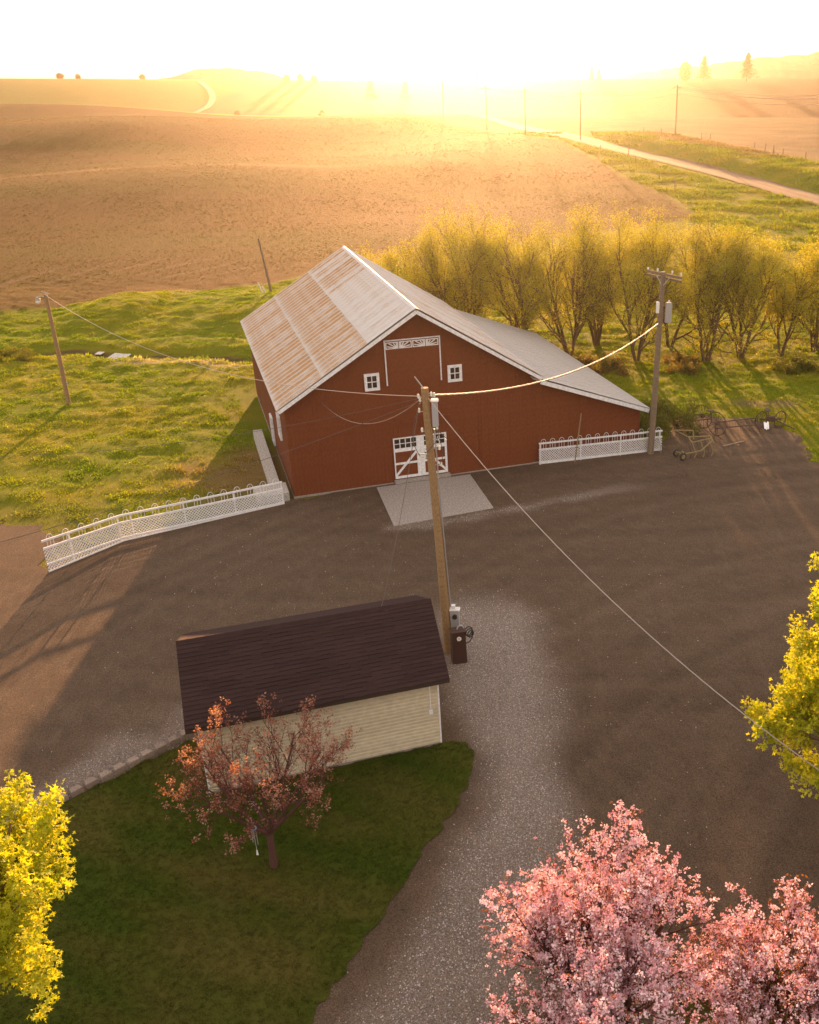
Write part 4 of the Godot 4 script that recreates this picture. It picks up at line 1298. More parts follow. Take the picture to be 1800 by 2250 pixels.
func build_implements() -> void:
	# old dump rake: two tall spoked wheels and a row of curved tines
	var t := thing("hay_rake", "old rusty dump rake with two tall spoked wheels", "farm tool", Vector3(10.6, 0, -55.6), 0.12)
	var ax := Vector3(1, 0, 0.28)
	wheel(t, "wheel", Vector3(-0.85, 0.72, 0.5), ax.rotated(Vector3.UP, 0.9), 0.72, 14, 0.028, M.iron, M.iron)
	wheel(t, "wheel", Vector3(-1.35, 0.72, -0.9), ax.rotated(Vector3.UP, 0.9), 0.72, 14, 0.028, M.iron, M.iron)
	var b := MB.new()
	b.rod(Vector3(-1.0, 0.75, 0.4), Vector3(2.0, 0.75, -0.2), 0.04, 8)
	b.rod(Vector3(-1.0, 0.45, 0.6), Vector3(2.0, 0.42, 0.1), 0.03, 8)
	b.rod(Vector3(-0.9, 0.75, 0.4), Vector3(-0.9, 0.1, 0.7), 0.03, 6)
	b.rod(Vector3(1.9, 0.75, -0.2), Vector3(1.9, 0.05, 0.5), 0.03, 6)
	b.rod(Vector3(-1.0, 0.7, -0.4), Vector3(-3.0, 0.6, -0.5), 0.035, 6)
	b.rod(Vector3(-1.0, 0.9, -0.9), Vector3(-2.9, 0.7, -1.0), 0.03, 6)
	obj("frame", b, M.iron, t)
	for k in 26:
		b = MB.new()
		var x := -0.75 + k * 0.105
		var p := PackedVector3Array()
		var q := PackedFloat32Array()
		for j in 7:
			var w := j / 6.0 * 2.2
			p.append(Vector3(x, 0.42 + cos(w) * 0.38, 0.25 - k * 0.02 + 0.34 - sin(w) * 0.42))
			q.append(0.011)
		b.tube(p, q, 4)
		obj("tine", b, M.iron, t)
	b = MB.new()
	b.hexa([Vector3(-1.3, 1.3, -0.3), Vector3(-0.9, 1.3, -0.3), Vector3(-0.9, 1.34, 0.05), Vector3(-1.3, 1.34, 0.05)], [Vector3(-1.28, 1.36, -0.28), Vector3(-0.92, 1.36, -0.28), Vector3(-0.92, 1.40, 0.03), Vector3(-1.28, 1.40, 0.03)])
	b.rod(Vector3(-1.1, 0.75, 0.2), Vector3(-1.1, 1.31, -0.1), 0.02, 5)
	obj("seat", b, M.iron, t)
	# yellow cultivator frame on two small wheels
	t = thing("cultivator", "faded yellow cultivator frame on two small wheels", "farm tool", Vector3(7.9, 0, -51.7), 0.1)
	for s in [[-0.7, 0.9, 0.24], [-0.95, 0.2, 0.22]]:
		var wc := Vector3(s[0], s[2], s[1])
		b = MB.new()
		b.ring(wc, Vector3(0.5, 0, 1), s[2] - 0.06, 0.06, 18, 6)
		var w := obj("wheel", b, M.rubber, t)
		b = MB.new()
		b.disc(wc, Vector3(0.5, 0, 1), 0.13, 0.05, 12)
		obj("rim", b, M.yellow, w)
	b = MB.new()
	var pts := [Vector3(-0.75, 0.35, 0.85), Vector3(0.4, 0.45, 0.6), Vector3(1.15, 0.85, 0.1), Vector3(1.1, 1.0, -0.2), Vector3(-0.2, 1.05, -0.1), Vector3(-0.1, 0.85, 0.3), Vector3(1.1, 0.95, 0.0)]
	for i in pts.size() - 1: b.bar(pts[i], pts[i + 1], Vector3.UP, 0.05, 0.06)
	b.bar(Vector3(-0.75, 0.3, 0.5), Vector3(-0.95, 0.3, 0.2), Vector3.UP, 0.05, 0.06)
	b.bar(Vector3(-0.6, 0.35, 0.85), Vector3(-0.6, 0.3, 0.2), Vector3.UP, 0.05, 0.06)
	b.bar(Vector3(-0.2, 1.05, -0.1), Vector3(-1.0, 1.45, -0.2), Vector3.UP, 0.05, 0.06)
	b.bar(Vector3(-1.0, 1.45, -0.2), Vector3(0.1, 1.35, -0.3), Vector3.UP, 0.05, 0.06)
	b.bar(Vector3(0.1, 1.35, -0.3), Vector3(0.1, 0.9, -0.1), Vector3.UP, 0.05, 0.06)
	obj("frame", b, M.yellow, t)
	for k in 6:
		b = MB.new()
		var x := -0.35 + k * 0.26
		b.tube(PackedVector3Array([Vector3(x, 0.95, 0.25 - k * 0.04), Vector3(x + 0.1, 0.6, 0.45 - k * 0.05), Vector3(x + 0.25, 0.25, 0.55 - k * 0.05), Vector3(x + 0.12, 0.02, 0.65 - k * 0.05)]), PackedFloat32Array([0.03, 0.03, 0.03, 0.04]), 5)
		obj("shank", b, M.yellow if k % 2 else M.iron, t)
	# mower with two wheels at the right end
	t = thing("horse_mower", "rusty two-wheeled mower at the right end of implements", "farm tool", Vector3(13.5, 0, -56.6), -0.2)
	wheel(t, "wheel", Vector3(0.5, 0.5, 0.0), Vector3(0.9, 0, 0.9), 0.5, 10, 0.035, M.iron, M.iron)
	wheel(t, "wheel", Vector3(-0.65, 0.5, 0.3), Vector3(0.9, 0, 0.9), 0.5, 10, 0.035, M.iron, M.iron)
	b = MB.new()
	b.rod(Vector3(-0.65, 0.5, 0.3), Vector3(0.5, 0.5, 0.0), 0.05, 8)
	b.rod(Vector3(0.0, 0.55, 0.15), Vector3(1.4, 0.15, 0.7), 0.04, 6)
	b.rod(Vector3(-0.1, 0.5, 0.2), Vector3(-0.3, 1.0, -0.1), 0.025, 6)
	b.box(-0.3, 0.2, 0.4, 0.7, 0.0, 0.35)
	obj("frame", b, M.iron, t)
	b = MB.new()
	b.disc(Vector3(-0.3, 1.0, -0.1), Vector3(0, 1, 0.2), 0.2, 0.02, 12)
	obj("seat", b, M.iron, t)
	# white cloth draped at the mower
	b = MB.new()
	for i in 6:
		for j in 5:
			var f := func(u: float, v: float) -> Vector3: return Vector3(u * 0.3 - 0.15, 0.5 - v * 0.34 + 0.04 * sin(u * 9.0), v * 0.35 + 0.06 * sin(u * 13.0 + v * 3.0))
			b.quad(f.call(i / 6.0, j / 5.0), f.call((i + 1) / 6.0, j / 5.0), f.call((i + 1) / 6.0, (j + 1) / 5.0), f.call(i / 6.0, (j + 1) / 5.0))
	var cl := obj("white_cloth", b, M.cloth)
	cl.position = Vector3(13.0, 0.0, -55.9)
	tag(cl, "crumpled white cloth hanging on the rusty mower", "cloth")
	# a plank on the ground
	b = MB.new()
	b.bar(Vector3(9.9, 0.05, -52.9), Vector3(11.3, 0.07, -53.7), Vector3.UP, 0.05, 0.12)
	tag(obj("plank", b, M.pole_grey), "weathered plank lying on gravel before the dump rake", "plank")
	# pump cabinet
	t = thing("pump_cabinet", "dark brown pump cabinet with round white emblem beside the pole", "pump", Vector3(-3.55, 0, -30.35), 0.3)
	b = MB.new()
	b.hexa([Vector3(-0.27, 0, -0.2), Vector3(0.27, 0, -0.2), Vector3(0.27, 0, 0.2), Vector3(-0.27, 0, 0.2)], [Vector3(-0.25, 1.3, -0.18), Vector3(0.25, 1.3, -0.18), Vector3(0.25, 1.3, 0.18), Vector3(-0.25, 1.3, 0.18)])
	obj("body", b, M.pump, t)
	b = MB.new()
	b.box(-0.28, 0.28, 1.3, 1.36, -0.21, 0.21)
	obj("lid", b, M.pump, t)
	b = MB.new()
	b.disc(Vector3(0.0, 1.08, 0.2), Vector3(0, 0.02, 1), 0.085, 0.012, 18)
	var em := obj("emblem", b, M.porcelain, t)
	b = MB.new()
	b.box(-0.012, 0.012, 1.05, 1.11, 0.213, 0.218)
	b.box(-0.03, 0.012, 1.095, 1.11, 0.2135, 0.2185)
	obj("emblem_mark", b, M.pump, em)
	b = MB.new()
	b.ring(Vector3(0.1, 1.38, 0.0), Vector3(0, 0.3, 1), 0.12, 0.022, 12, 6, 0.0, PI)
	obj("handle", b, M.steel, t)
	b = MB.new()
	for k in 3: b.ring(Vector3(0.40 + 0.03 * k, 1.2 - 0.03 * k, -0.05 + 0.06 * k), Vector3(0.4, 0.1, 1), 0.17 - 0.02 * k, 0.022, 18, 6)
	b.tube(PackedVector3Array([Vector3(0.27, 0.75, 0.05), Vector3(0.42, 0.8, 0.05), Vector3(0.53, 0.95, 0.02), Vector3(0.56, 1.15, 0.0)]), PackedFloat32Array([0.022, 0.022, 0.022, 0.022]), 6)
	obj("hose", b, M.rubber, t)
	# block edging
	t = thing("block_edging", "row of tan concrete blocks edging the lawn", "edging", Vector3(-12.0, 0, -26.0))
	var a := Vector3(-11.75, 0, -26.35)
	var dirs := [Vector3(-0.645, 0, 0.763), Vector3(-0.66, 0, 0.75), Vector3(-0.70, 0, 0.715)]
	var pp := a
	for k in 19:
		var d: Vector3 = dirs[mini(k / 5, 2)].normalized()
		var s := Vector3(-d.z, 0, d.x)
		var len_ := 0.365 + rng.randf() * 0.03
		var w := 0.13
		var h := 0.21 + rng.randf() * 0.02
		var y0 := -0.05
		b = MB.new()
		var c := pp + d * 0.22 + s * rng.randf_range(-0.015, 0.015) - t.position
		d = d.rotated(Vector3.UP, rng.randf_range(-0.06, 0.06))
		s = Vector3(-d.z, 0, d.x)
		# tapered retaining block with chamfered face
		var lo := [c - d * len_ / 2 - s * w, c + d * len_ / 2 - s * w, c + d * len_ * 0.34 + s * w, c - d * len_ * 0.34 + s * w]
		var mid := lo.map(func(q): return q + Vector3(0, h - 0.03, 0))
		var hi := lo.map(func(q): return c + (q - c) * 0.92 + Vector3(0, h, 0))
		lo = lo.map(func(q): return q + Vector3(0, y0, 0))
		b.hexa(lo, mid)
		b.hexa(mid, hi)
		obj("block", b, M.block[rng.randi() % 3], t)
		pp += dirs[mini(k / 5, 2)].normalized() * 0.455
	# wind chime on the plum tree
	t = thing("wind_chime", "blue-topped wind chime hanging beside the plum tree trunk", "wind chime", Vector3(-8.05, 0.0, -19.85))
	b = MB.new()
	b.disc(Vector3(0, 1.62, 0), Vector3.UP, 0.085, 0.02, 14)
	obj("top_plate", b, M.blue, t)
	for k in 5:
		b = MB.new()
		var g := TAU * k / 5
		b.rod(Vector3(cos(g) * 0.06, 1.6, sin(g) * 0.06), Vector3(cos(g) * 0.06, 1.05 + 0.06 * k, sin(g) * 0.06), 0.014, 6)
		obj("chime_tube", b, M.steel, t)
	b = MB.new()
	b.rod(Vector3(0, 1.6, 0), Vector3(0, 0.85, 0), 0.004, 4)
	b.rod(Vector3(0, 1.64, 0), Vector3(-0.02, 2.0, 0.0), 0.004, 4)
	b.hexa([Vector3(-0.03, 0.68, -0.005), Vector3(0.03, 0.68, -0.005), Vector3(0.03, 0.68, 0.005), Vector3(-0.03, 0.68, 0.005)], [Vector3(-0.015, 0.86, -0.005), Vector3(0.015, 0.86, -0.005), Vector3(0.015, 0.86, 0.005), Vector3(-0.015, 0.86, 0.005)])
	obj("striker", b, M.white, t)

# ------------------------------------------------------------------ plants
var tips: Array = []

func rv() -> Vector3:
	return Vector3(rng.randf_range(-1, 1), rng.randf_range(-1, 1), rng.randf_range(-1, 1))

# grows one limb; o holds the habit of the tree
func grow(b: MB, p: Vector3, d: Vector3, len_: float, r: float, lvl: int, o: Dictionary) -> void:
	var segs: int = o.segs
	var pts := PackedVector3Array([p])
	var rad := PackedFloat32Array([r])
	var dirs := [d]
	for i in segs:
		d = (d + rv() * o.wob + Vector3.UP * o.trop[mini(lvl, o.trop.size() - 1)]).normalized()
		p += d * len_ / segs
		pts.append(p)
		rad.append(lerpf(r, r * o.taper, float(i + 1) / segs))
		dirs.append(d)
	if r > o.get("min_r", 0.0): b.tube(pts, rad, 7 if r > 0.06 else (5 if r > 0.02 else 3), lvl == 0)
	if lvl >= o.levels - 1:
		for i in range(1, pts.size()): tips.append([pts[i], dirs[i], lvl])
		return
	if lvl >= o.levels - 2:
		for i in range(2, pts.size()): tips.append([pts[i], dirs[i], lvl])
	var kids: int = o.kids[mini(lvl, o.kids.size() - 1)]
	for k in kids:
		var f := lerpf(o.start[mini(lvl, o.start.size() - 1)], 1.0, (k + rng.randf() * 0.8) / kids)
		f = minf(f, 1.0)
		var fi := f * segs
		var i := mini(int(fi), segs - 1)
		var q := pts[i].lerp(pts[i + 1], fi - i)
		var side: Vector3 = (rv() - dirs[i] * 0.3)
		side = (side - dirs[i] * side.dot(dirs[i])).normalized()
		var ang: float = deg_to_rad(rng.randf_range(o.angle[0], o.angle[1]))
		var nd: Vector3 = (dirs[i] * cos(ang) + side * sin(ang)).normalized()
		grow(b, q, nd, len_ * o.ratio * rng.randf_range(0.75, 1.15) * (1.15 - 0.4 * f), lerpf(r, r * o.taper, f) * o.thin, lvl + 1, o)

func leaf_cluster(n: int, spread: float, len_: float, w: float, lobed: bool, m: Material, seed_: int) -> ArrayMesh:
	var g := RandomNumberGenerator.new()
	g.seed = seed_
	var b := MB.new()
	for i in n:
		var c := Vector3(g.randf_range(-1, 1), g.randf_range(-1, 1), g.randf_range(-1, 1))
		if c.length() > 1.0: c = c.normalized() * g.randf()
		c *= spread
		var d := (c.normalized() + Vector3(g.randf_range(-1, 1), g.randf_range(-0.8, 0.6), g.randf_range(-1, 1)) * 0.9).normalized()
		var s := d.cross(Vector3(g.randf_range(-1, 1), g.randf_range(-1, 1), g.randf_range(-1, 1))).normalized()
		var u := s.cross(d)
		var k := g.randf_range(0.75, 1.2)
		var L := d * len_ * k
		var W := s * w * k * 0.5
		var lift := u * len_ * 0.12
		var sh := g.randf_range(0.8, 1.15)
		b.col = Color(sh, sh, sh * g.randf_range(0.8, 1.1))
		if lobed:
			# five lobes as a fan
			var o := c
			var rim := [c + W * 0.35 + L * 0.12, c + W * 1.0 + L * 0.25 + lift, c + W * 0.5 + L * 0.5, c + W * 0.75 + L * 0.85 + lift, c + W * 0.15 + L * 0.7, c + L * 1.05 - lift, c - W * 0.15 + L * 0.7, c - W * 0.75 + L * 0.85 + lift, c - W * 0.5 + L * 0.5, c - W * 1.0 + L * 0.25 + lift, c - W * 0.35 + L * 0.12]
			var mid := c + L * 0.4
			for j in rim.size() - 1: b.tri(mid, rim[j], rim[j + 1])
		else:
			b.tri(c, c + L * 0.5 + W + lift, c + L)
			b.tri(c, c + L, c + L * 0.5 - W + lift)
	return b.mesh(m, true)

func foliage(parent: Node3D, called: String, mesh: Mesh, pts: Array, count: int, jitter: float, smin: float, smax: float, cols: Array) -> void:
	var xf := []
	var cs := []
	for i in count:
		var e = pts[rng.randi() % pts.size()]
		var p: Vector3 = e[0] + rv() * jitter
		var bs := Basis(rv().normalized(), rng.randf() * TAU) * Basis(Vector3.UP, rng.randf() * TAU)
		var s := rng.randf_range(smin, smax)
		xf.append(Transform3D(bs.scaled(Vector3.ONE * s), p))
		var a: Color = cols[rng.randi() % cols.size()]
		var k := rng.randf_range(0.85, 1.15)
		cs.append(Color(a.r * k, a.g * k, a.b * k))
	copies(called, mesh, xf, cs, parent)

func build_trees() -> void:
	# willows in a row behind the barn
	var wl := leaf_cluster(10, 0.4, 0.17, 0.055, false, M.leaf, 71)
	var wcols := [Color(0.40, 0.365, 0.035), Color(0.46, 0.40, 0.045), Color(0.32, 0.31, 0.03), Color(0.52, 0.45, 0.07)]
	var habit := {"segs": 5, "wob": 0.13, "trop": [0.10, 0.10, 0.05, -0.02], "taper": 0.5, "levels": 4, "kids": [7, 6, 5], "start": [0.12, 0.15, 0.15], "angle": [22.0, 55.0], "ratio": 0.62, "thin": 0.62, "min_r": 0.006}
	var spots := [[-13.6, -74.5, 8.0], [-10.2, -77.0, 9.6], [-6.6, -74.0, 10.8], [-2.6, -72.5, 10.0], [1.2, -73.0, 10.6], [3.4, -76.5, 9.2], [6.3, -71.5, 10.9], [9.3, -76.0, 8.8], [11.6, -71.5, 10.8], [14.4, -72.3, 9.6], [17.6, -73.0, 9.0], [20.6, -74.5, 8.6], [24.5, -76.0, 8.5]]
	var wl_labels := ["leftmost and lowest willow, peeking over the barn roof", "second willow from the left, hazy above the barn roof", "tall willow in the glare above the barn ridge", "willow just left of the two merged crowns, hazy", "willow with rounded crown above the lean-to roof", "lower willow filling the gap behind the lean-to", "tall broad willow left of the transformer pole", "short willow behind the transformer pole", "tall willow just right of the transformer pole", "forked willow with thick leaning trunk on the right", "second willow from the right edge", "willow at the right edge of the row", "willow beyond the right edge, partly cut off"]
	for i in spots.size():
		rng.seed = 1000 + i * 17
		var s = spots[i]
		var y := land(s[0], s[1])
		var t := thing("willow_tree", wl_labels[i], "tree", Vector3(s[0], y, s[1]), 0.0, "willows in a row behind the barn")
		tips = []
		var b := MB.new()
		var h: float = s[2] * 1.07
		var stems := 2 + rng.randi() % 3
		for k in stems:
			var a := TAU * (k + rng.randf() * 0.6) / stems
			var d := Vector3(cos(a) * 0.34, 1.0, sin(a) * 0.34).normalized()
			grow(b, Vector3(cos(a) * 0.15, -0.15, sin(a) * 0.15), d, h * 0.58, 0.12 + 0.04 * rng.randf(), 0, habit)
		# fit the height
		var top := 0.1
		for e in tips: top = maxf(top, e[0].y)
		var f := (h - 0.25) / top
		for j in b.v.size(): b.v[j] = b.v[j] * Vector3(f * 0.82, f, f * 0.82)
		for e in tips: e[0] = e[0] * Vector3(f * 0.82, f, f * 0.82)
		obj("trunk", b, M.bark, t)
		foliage(t, "crown", wl, tips, 2300, 0.5, 0.65, 1.15, wcols)
	# brush and shrubs at their feet
	var br := leaf_cluster(10, 0.3, 0.2, 0.06, false, M.leaf, 72)
	for q in [[6.6, -55.5, 2.4, 1.5, "leafy green shrub growing behind the right fence end", 900, 0], [-0.5, -70.0, 0.9, 3.4, "low brush under the willows behind the lean-to", 700, 1], [4.2, -69.5, 0.8, 3.6, "brush heap under the willows left of transformer pole", 700, 1], [9.4, -69.6, 0.8, 2.8, "brush heap at the foot of the tall right willow", 600, 1], [18.0, -69.8, 0.8, 3.6, "low scrub under the willows at the right edge", 600, 0], [-41.8, -72.0, 0.45, 2.4, "green weedy clump at the left edge of the creek", 500, 0]]:
		rng.seed = 2000 + int(q[0] * 10)
		var t := thing("shrub", q[4], "shrub", Vector3(q[0], land(q[0], q[1]), q[1]), 0.0, "shrubs and brush")
		tips = []
		var b := MB.new()
		for k in 12:
			var a := rng.randf() * TAU
			grow(b, Vector3(cos(a), 0, sin(a)) * rng.randf() * q[3] * 0.7 - Vector3(0, 0.1, 0), Vector3(cos(a) * 0.6, 1.0, sin(a) * 0.6).normalized(), q[2] * 0.6, 0.03, 1, {"segs": 4, "wob": 0.25, "trop": [0.0], "taper": 0.5, "levels": 4, "kids": [4, 3], "start": [0.2], "angle": [20.0, 55.0], "ratio": 0.55, "thin": 0.6, "min_r": 0.004})
		obj("stems", b, M.bark, t)
		foliage(t, "foliage", br, tips, q[5], 0.25, 0.6, 1.1, [Color(0.13, 0.14, 0.02), Color(0.17, 0.165, 0.03)] if q[6] == 0 else [Color(0.22, 0.15, 0.06), Color(0.18, 0.18, 0.03), Color(0.19, 0.12, 0.05)])
	# bright maples at the edges of the picture
	var ml := leaf_cluster(7, 0.13, 0.13, 0.13, true, M.leaf, 73)
	var mcols := [Color(0.47, 0.48, 0.022), Color(0.53, 0.52, 0.03), Color(0.40, 0.43, 0.02), Color(0.60, 0.57, 0.05)]
	var mh := {"segs": 5, "wob": 0.14, "trop": [0.06, 0.06, 0.04], "taper": 0.45, "levels": 4, "kids": [13, 8, 5], "start": [0.2, 0.2, 0.2], "angle": [35.0, 65.0], "ratio": 0.52, "thin": 0.5, "min_r": 0.004}
	for q in [[Vector3(-11.4, 0, -12.7), 11.0, 3.6, "bright yellow-green maple at the left edge of the lawn", 81], [Vector3(9.7, 0, -20.9), 10.8, 4.7, "bright yellow maple at the right edge over the gravel", 82]]:
		rng.seed = q[4]
		var t := thing("maple_tree", q[3], "tree", q[0])
		tips = []
		var b := MB.new()
		grow(b, Vector3(0, -0.2, 0), Vector3.UP, q[1] * 0.78, 0.2, 0, mh)
		var top := 0.1
		var wide := 0.1
		for e in tips:
			top = maxf(top, e[0].y)
			wide = maxf(wide, Vector2(e[0].x, e[0].z).length())
		var f := Vector3(q[2] / wide, (q[1] - 0.2) / top, q[2] / wide)
		for j in b.v.size(): b.v[j] = b.v[j] * f
		for e in tips: e[0] = e[0] * f
		obj("trunk", b, M.bark, t)
		foliage(t, "crown", ml, tips, 9000, 0.17, 0.7, 1.25, mcols)
	# purple-leaved plum on the lawn
	var pl := leaf_cluster(7, 0.045, 0.065, 0.035, false, M.leaf, 74)
	var ph := {"segs": 5, "wob": 0.12, "trop": [0.05, 0.08, 0.12, 0.15], "taper": 0.45, "levels": 4, "kids": [6, 6, 6], "start": [0.25, 0.15, 0.15], "angle": [25.0, 55.0], "ratio": 0.6, "thin": 0.55, "min_r": 0.0}
	rng.seed = 91
	var t := thing("plum_tree", "small red-leaved plum tree on the lawn before the garage", "tree", Vector3(-7.75, 0.02, -20.1))
	tips = []
	var b := MB.new()
	var tp := PackedVector3Array([Vector3(0, -0.15, 0), Vector3(0.02, 0.6, 0), Vector3(0.0, 1.15, -0.05)])
	b.tube(tp, PackedFloat32Array([0.12, 0.10, 0.095]), 9)
	for k in 7:
		var a := TAU * k / 7.0 + 0.4
		var lean := 0.75 if cos(a) < 0 else 0.55
		grow(b, Vector3(0, 1.1, -0.05), Vector3(cos(a) * lean * 1.25, 0.85, sin(a) * lean - 0.15).normalized(), 2.75, 0.055, 0, ph)
	obj("trunk", b, M.bark_red, t)
	foliage(t, "crown", pl, tips, 2400, 0.028, 0.65, 1.2, [Color(0.32, 0.11, 0.085), Color(0.42, 0.18, 0.16), Color(0.24, 0.08, 0.065), Color(0.52, 0.29, 0.27)])
	# blossoming cherries at the lower right
	var bl := leaf_cluster(8, 0.05, 0.05, 0.045, false, M.petal, 75)
	var cl := leaf_cluster(5, 0.06, 0.07, 0.03, false, M.leaf, 76)
	var ch := {"segs": 5, "wob": 0.13, "trop": [0.06, 0.08, 0.12, 0.16], "taper": 0.45, "levels": 4, "kids": [7, 7, 6], "start": [0.2, 0.12, 0.1], "angle": [22.0, 52.0], "ratio": 0.66, "thin": 0.55, "min_r": 0.0}
	for q in [[Vector3(0.85, 0, -13.9), 6.1, 3.3, "large pink blossoming cherry tree at the bottom", 101, 8000, 2400], [Vector3(5.0, 0, -13.4), 5.5, 3.0, "sparser pink cherry tree at the bottom right corner", 102, 4800, 3000]]:
		rng.seed = q[4]
		t = thing("cherry_tree", q[3], "tree", q[0], 0.0, "pink cherry trees")
		tips = []
		b = MB.new()
		b.tube(PackedVector3Array([Vector3(0, -0.15, 0), Vector3(0.03, 0.6, 0.02), Vector3(0, 1.2, 0)]), PackedFloat32Array([0.17, 0.14, 0.13]), 9)
		for k in 8:
			var a := TAU * k / 8.0
			var lean := 0.75 if k % 2 else 0.35
			grow(b, Vector3(0, 1.15, 0), Vector3(cos(a) * lean, 0.9, sin(a) * lean).normalized(), 2.2, 0.075, 0, ch)
		var top := 0.1
		var wide := 0.1
		for e in tips:
			top = maxf(top, e[0].y)
			wide = maxf(wide, Vector2(e[0].x, e[0].z).length())
		var f := Vector3(q[2] / wide, q[1] / top, q[2] / wide)
		for j in b.v.size(): b.v[j] = b.v[j] * f
		for e in tips: e[0] = e[0] * f
		obj("trunk", b, M.bark_red, t)
		foliage(t, "blossom", bl, tips, q[5], 0.035, 0.7, 1.3, [Color(0.76, 0.50, 0.55), Color(0.84, 0.63, 0.67), Color(0.64, 0.35, 0.40), Color(0.88, 0.73, 0.76)])
		foliage(t, "leaves", cl, tips, q[6], 0.06, 0.7, 1.3, [Color(0.32, 0.12, 0.05), Color(0.24, 0.09, 0.04)])

func build_far_trees() -> void:
	var lc := leaf_cluster(8, 0.75, 0.75, 0.45, false, M.leaf, 77)
	# x, z, height, width, kind (0 conifer, 1 round, 2 poplar), label
	var list := [
		[85.8, -690.0, 11.4, 9.0, 1, "smallest of the three skyline trees at right"],
		[97.8, -690.0, 15.0, 11.4, 0, "middle of the three skyline trees at right"],
		[126.0, -690.0, 16.8, 14.4, 0, "tallest, rightmost of the three skyline trees"],
		[-55.2, -750.0, 8.4, 3.6, 1, "small skyline tree right of the sun glare"],
		[25.2, -708.0, 7.8, 3.0, 0, "left one of the small skyline conifer pair"],
		[30.0, -708.0, 6.0, 3.0, 0, "right one of the small skyline conifer pair"],
		[-139.2, -456.0, 10.2, 4.2, 2, "tall dark poplar standing in the hazy valley at left"],
		[-123.0, -456.0, 7.2, 3.6, 2, "shorter poplar right of the tall dark poplar"],
		[-114.0, -510.0, 6.6, 4.2, 2, "slim valley tree in the haze left of centre"],
		[-78.0, -480.0, 6.0, 4.8, 1, "round valley tree in the haze near centre"],
		[-90.0, -480.0, 6.6, 3.6, 2, "upright valley tree in the haze near centre"],
		[-105.0, -600.0, 10.2, 7.8, 0, "tall tree on the skyline left of the glare"],
		[-85.2, -600.0, 9.6, 5.4, 0, "second tall skyline tree left of the glare"],
		[-61.2, -492.0, 5.4, 4.8, 1, "valley tree deep in the sun glare"],
		[-360.0, -768.0, 3.2, 4.5, 1, "bush on the far left skyline"],
		[-346.8, -768.0, 2.5, 2.7, 1, "smaller bush beside it on the far left skyline"],
		[-300.0, -768.0, 2.7, 3.2, 1, "lone small bush on the left skyline"],
		[-175.2, -690.0, 4.5, 4.0, 1, "skyline tree above the distant road"],
		[-166.2, -690.0, 4.9, 4.0, 1, "skyline tree just right of the distant road"],
		[-157.2, -690.0, 4.0, 4.0, 1, "third skyline tree right of the distant road"],
		[-183.0, -510.0, 3.2, 3.6, 1, "rounded bush beside the distant road"],
		[-198.0, -468.0, 2.2, 3.6, 1, "golden bush left of the distant road"],
	]
	for i in list.size():
		var q = list[i]
		rng.seed = 3000 + i
		var y := land(q[0], q[1])
		var t := thing("distant_tree", q[5], "tree", Vector3(q[0], y, q[1]), 0.0, "distant trees on the hills")
		var b := MB.new()
		b.tube(PackedVector3Array([Vector3(0, -1, 0), Vector3(0, q[2] * 0.5, 0), Vector3(0.2, q[2] * 0.95, 0)]), PackedFloat32Array([q[2] * 0.02, q[2] * 0.012, 0.05]), 6)
		obj("trunk", b, M.bark, t)
		var xf := []
		var cs := []
		for k in 420:
			var f := rng.randf()
			var w := 0.0
			if q[4] == 0: w = (1.0 - f) * 0.5 * (0.75 + 0.35 * sin(f * 40.0)) + 0.06
			elif q[4] == 1: w = 0.5 * sqrt(maxf(0.0, 1.0 - pow(2.0 * f - 1.0, 2.0)))
			else: w = 0.5 * pow(sin(PI * (0.1 + 0.88 * f)), 0.6)
			var a := rng.randf() * TAU
			w *= 0.62 + 0.9 * absf(nf.get_noise_2d(f * 300.0 + i * 91.0, a * 40.0)) + 0.25 * rng.randf()
			var r: float = sqrt(rng.randf()) * w * q[3]
			var lo := 0.12 if q[4] != 1 else 0.05
			var p := Vector3(cos(a) * r, q[2] * lerpf(lo, 0.98, f), sin(a) * r)
			xf.append(Transform3D(Basis(rv().normalized(), rng.randf() * TAU).scaled(Vector3.ONE * rng.randf_range(0.6, 1.1)), p))
			cs.append(Color(0.06, 0.06, 0.02) if q[4] == 0 else Color(0.10, 0.09, 0.025))
		copies("crown", lc, xf, cs, t)

func tuft(n: int, h: float, w: float, spread: float, seed_: int) -> ArrayMesh:
	var g := RandomNumberGenerator.new()
	g.seed = seed_
	var b := MB.new()
	for i in n:
		var a := g.randf() * TAU
		var o := Vector3(cos(a), 0, sin(a)) * g.randf() * spread
		var d := Vector3(cos(a + g.randf_range(-1, 1)), 0, sin(a + g.randf_range(-1, 1)))
		var k := g.randf_range(0.6, 1.2)
		var s := Vector3(-d.z, 0, d.x) * w * 0.5
		var m := o + Vector3(0, h * k * 0.6, 0) + d * h * 0.2
		var e := o + Vector3(0, h * k, 0) + d * h * 0.55
		var sh := g.randf_range(0.8, 1.2)
		b.col = Color(sh, sh, sh)
		b.tri(o - s, m - s * 0.7, o + s)
		b.tri(o + s, m - s * 0.7, m + s * 0.7)
		b.tri(m - s * 0.7, e, m + s * 0.7)
	return b.mesh(M.grass, true)

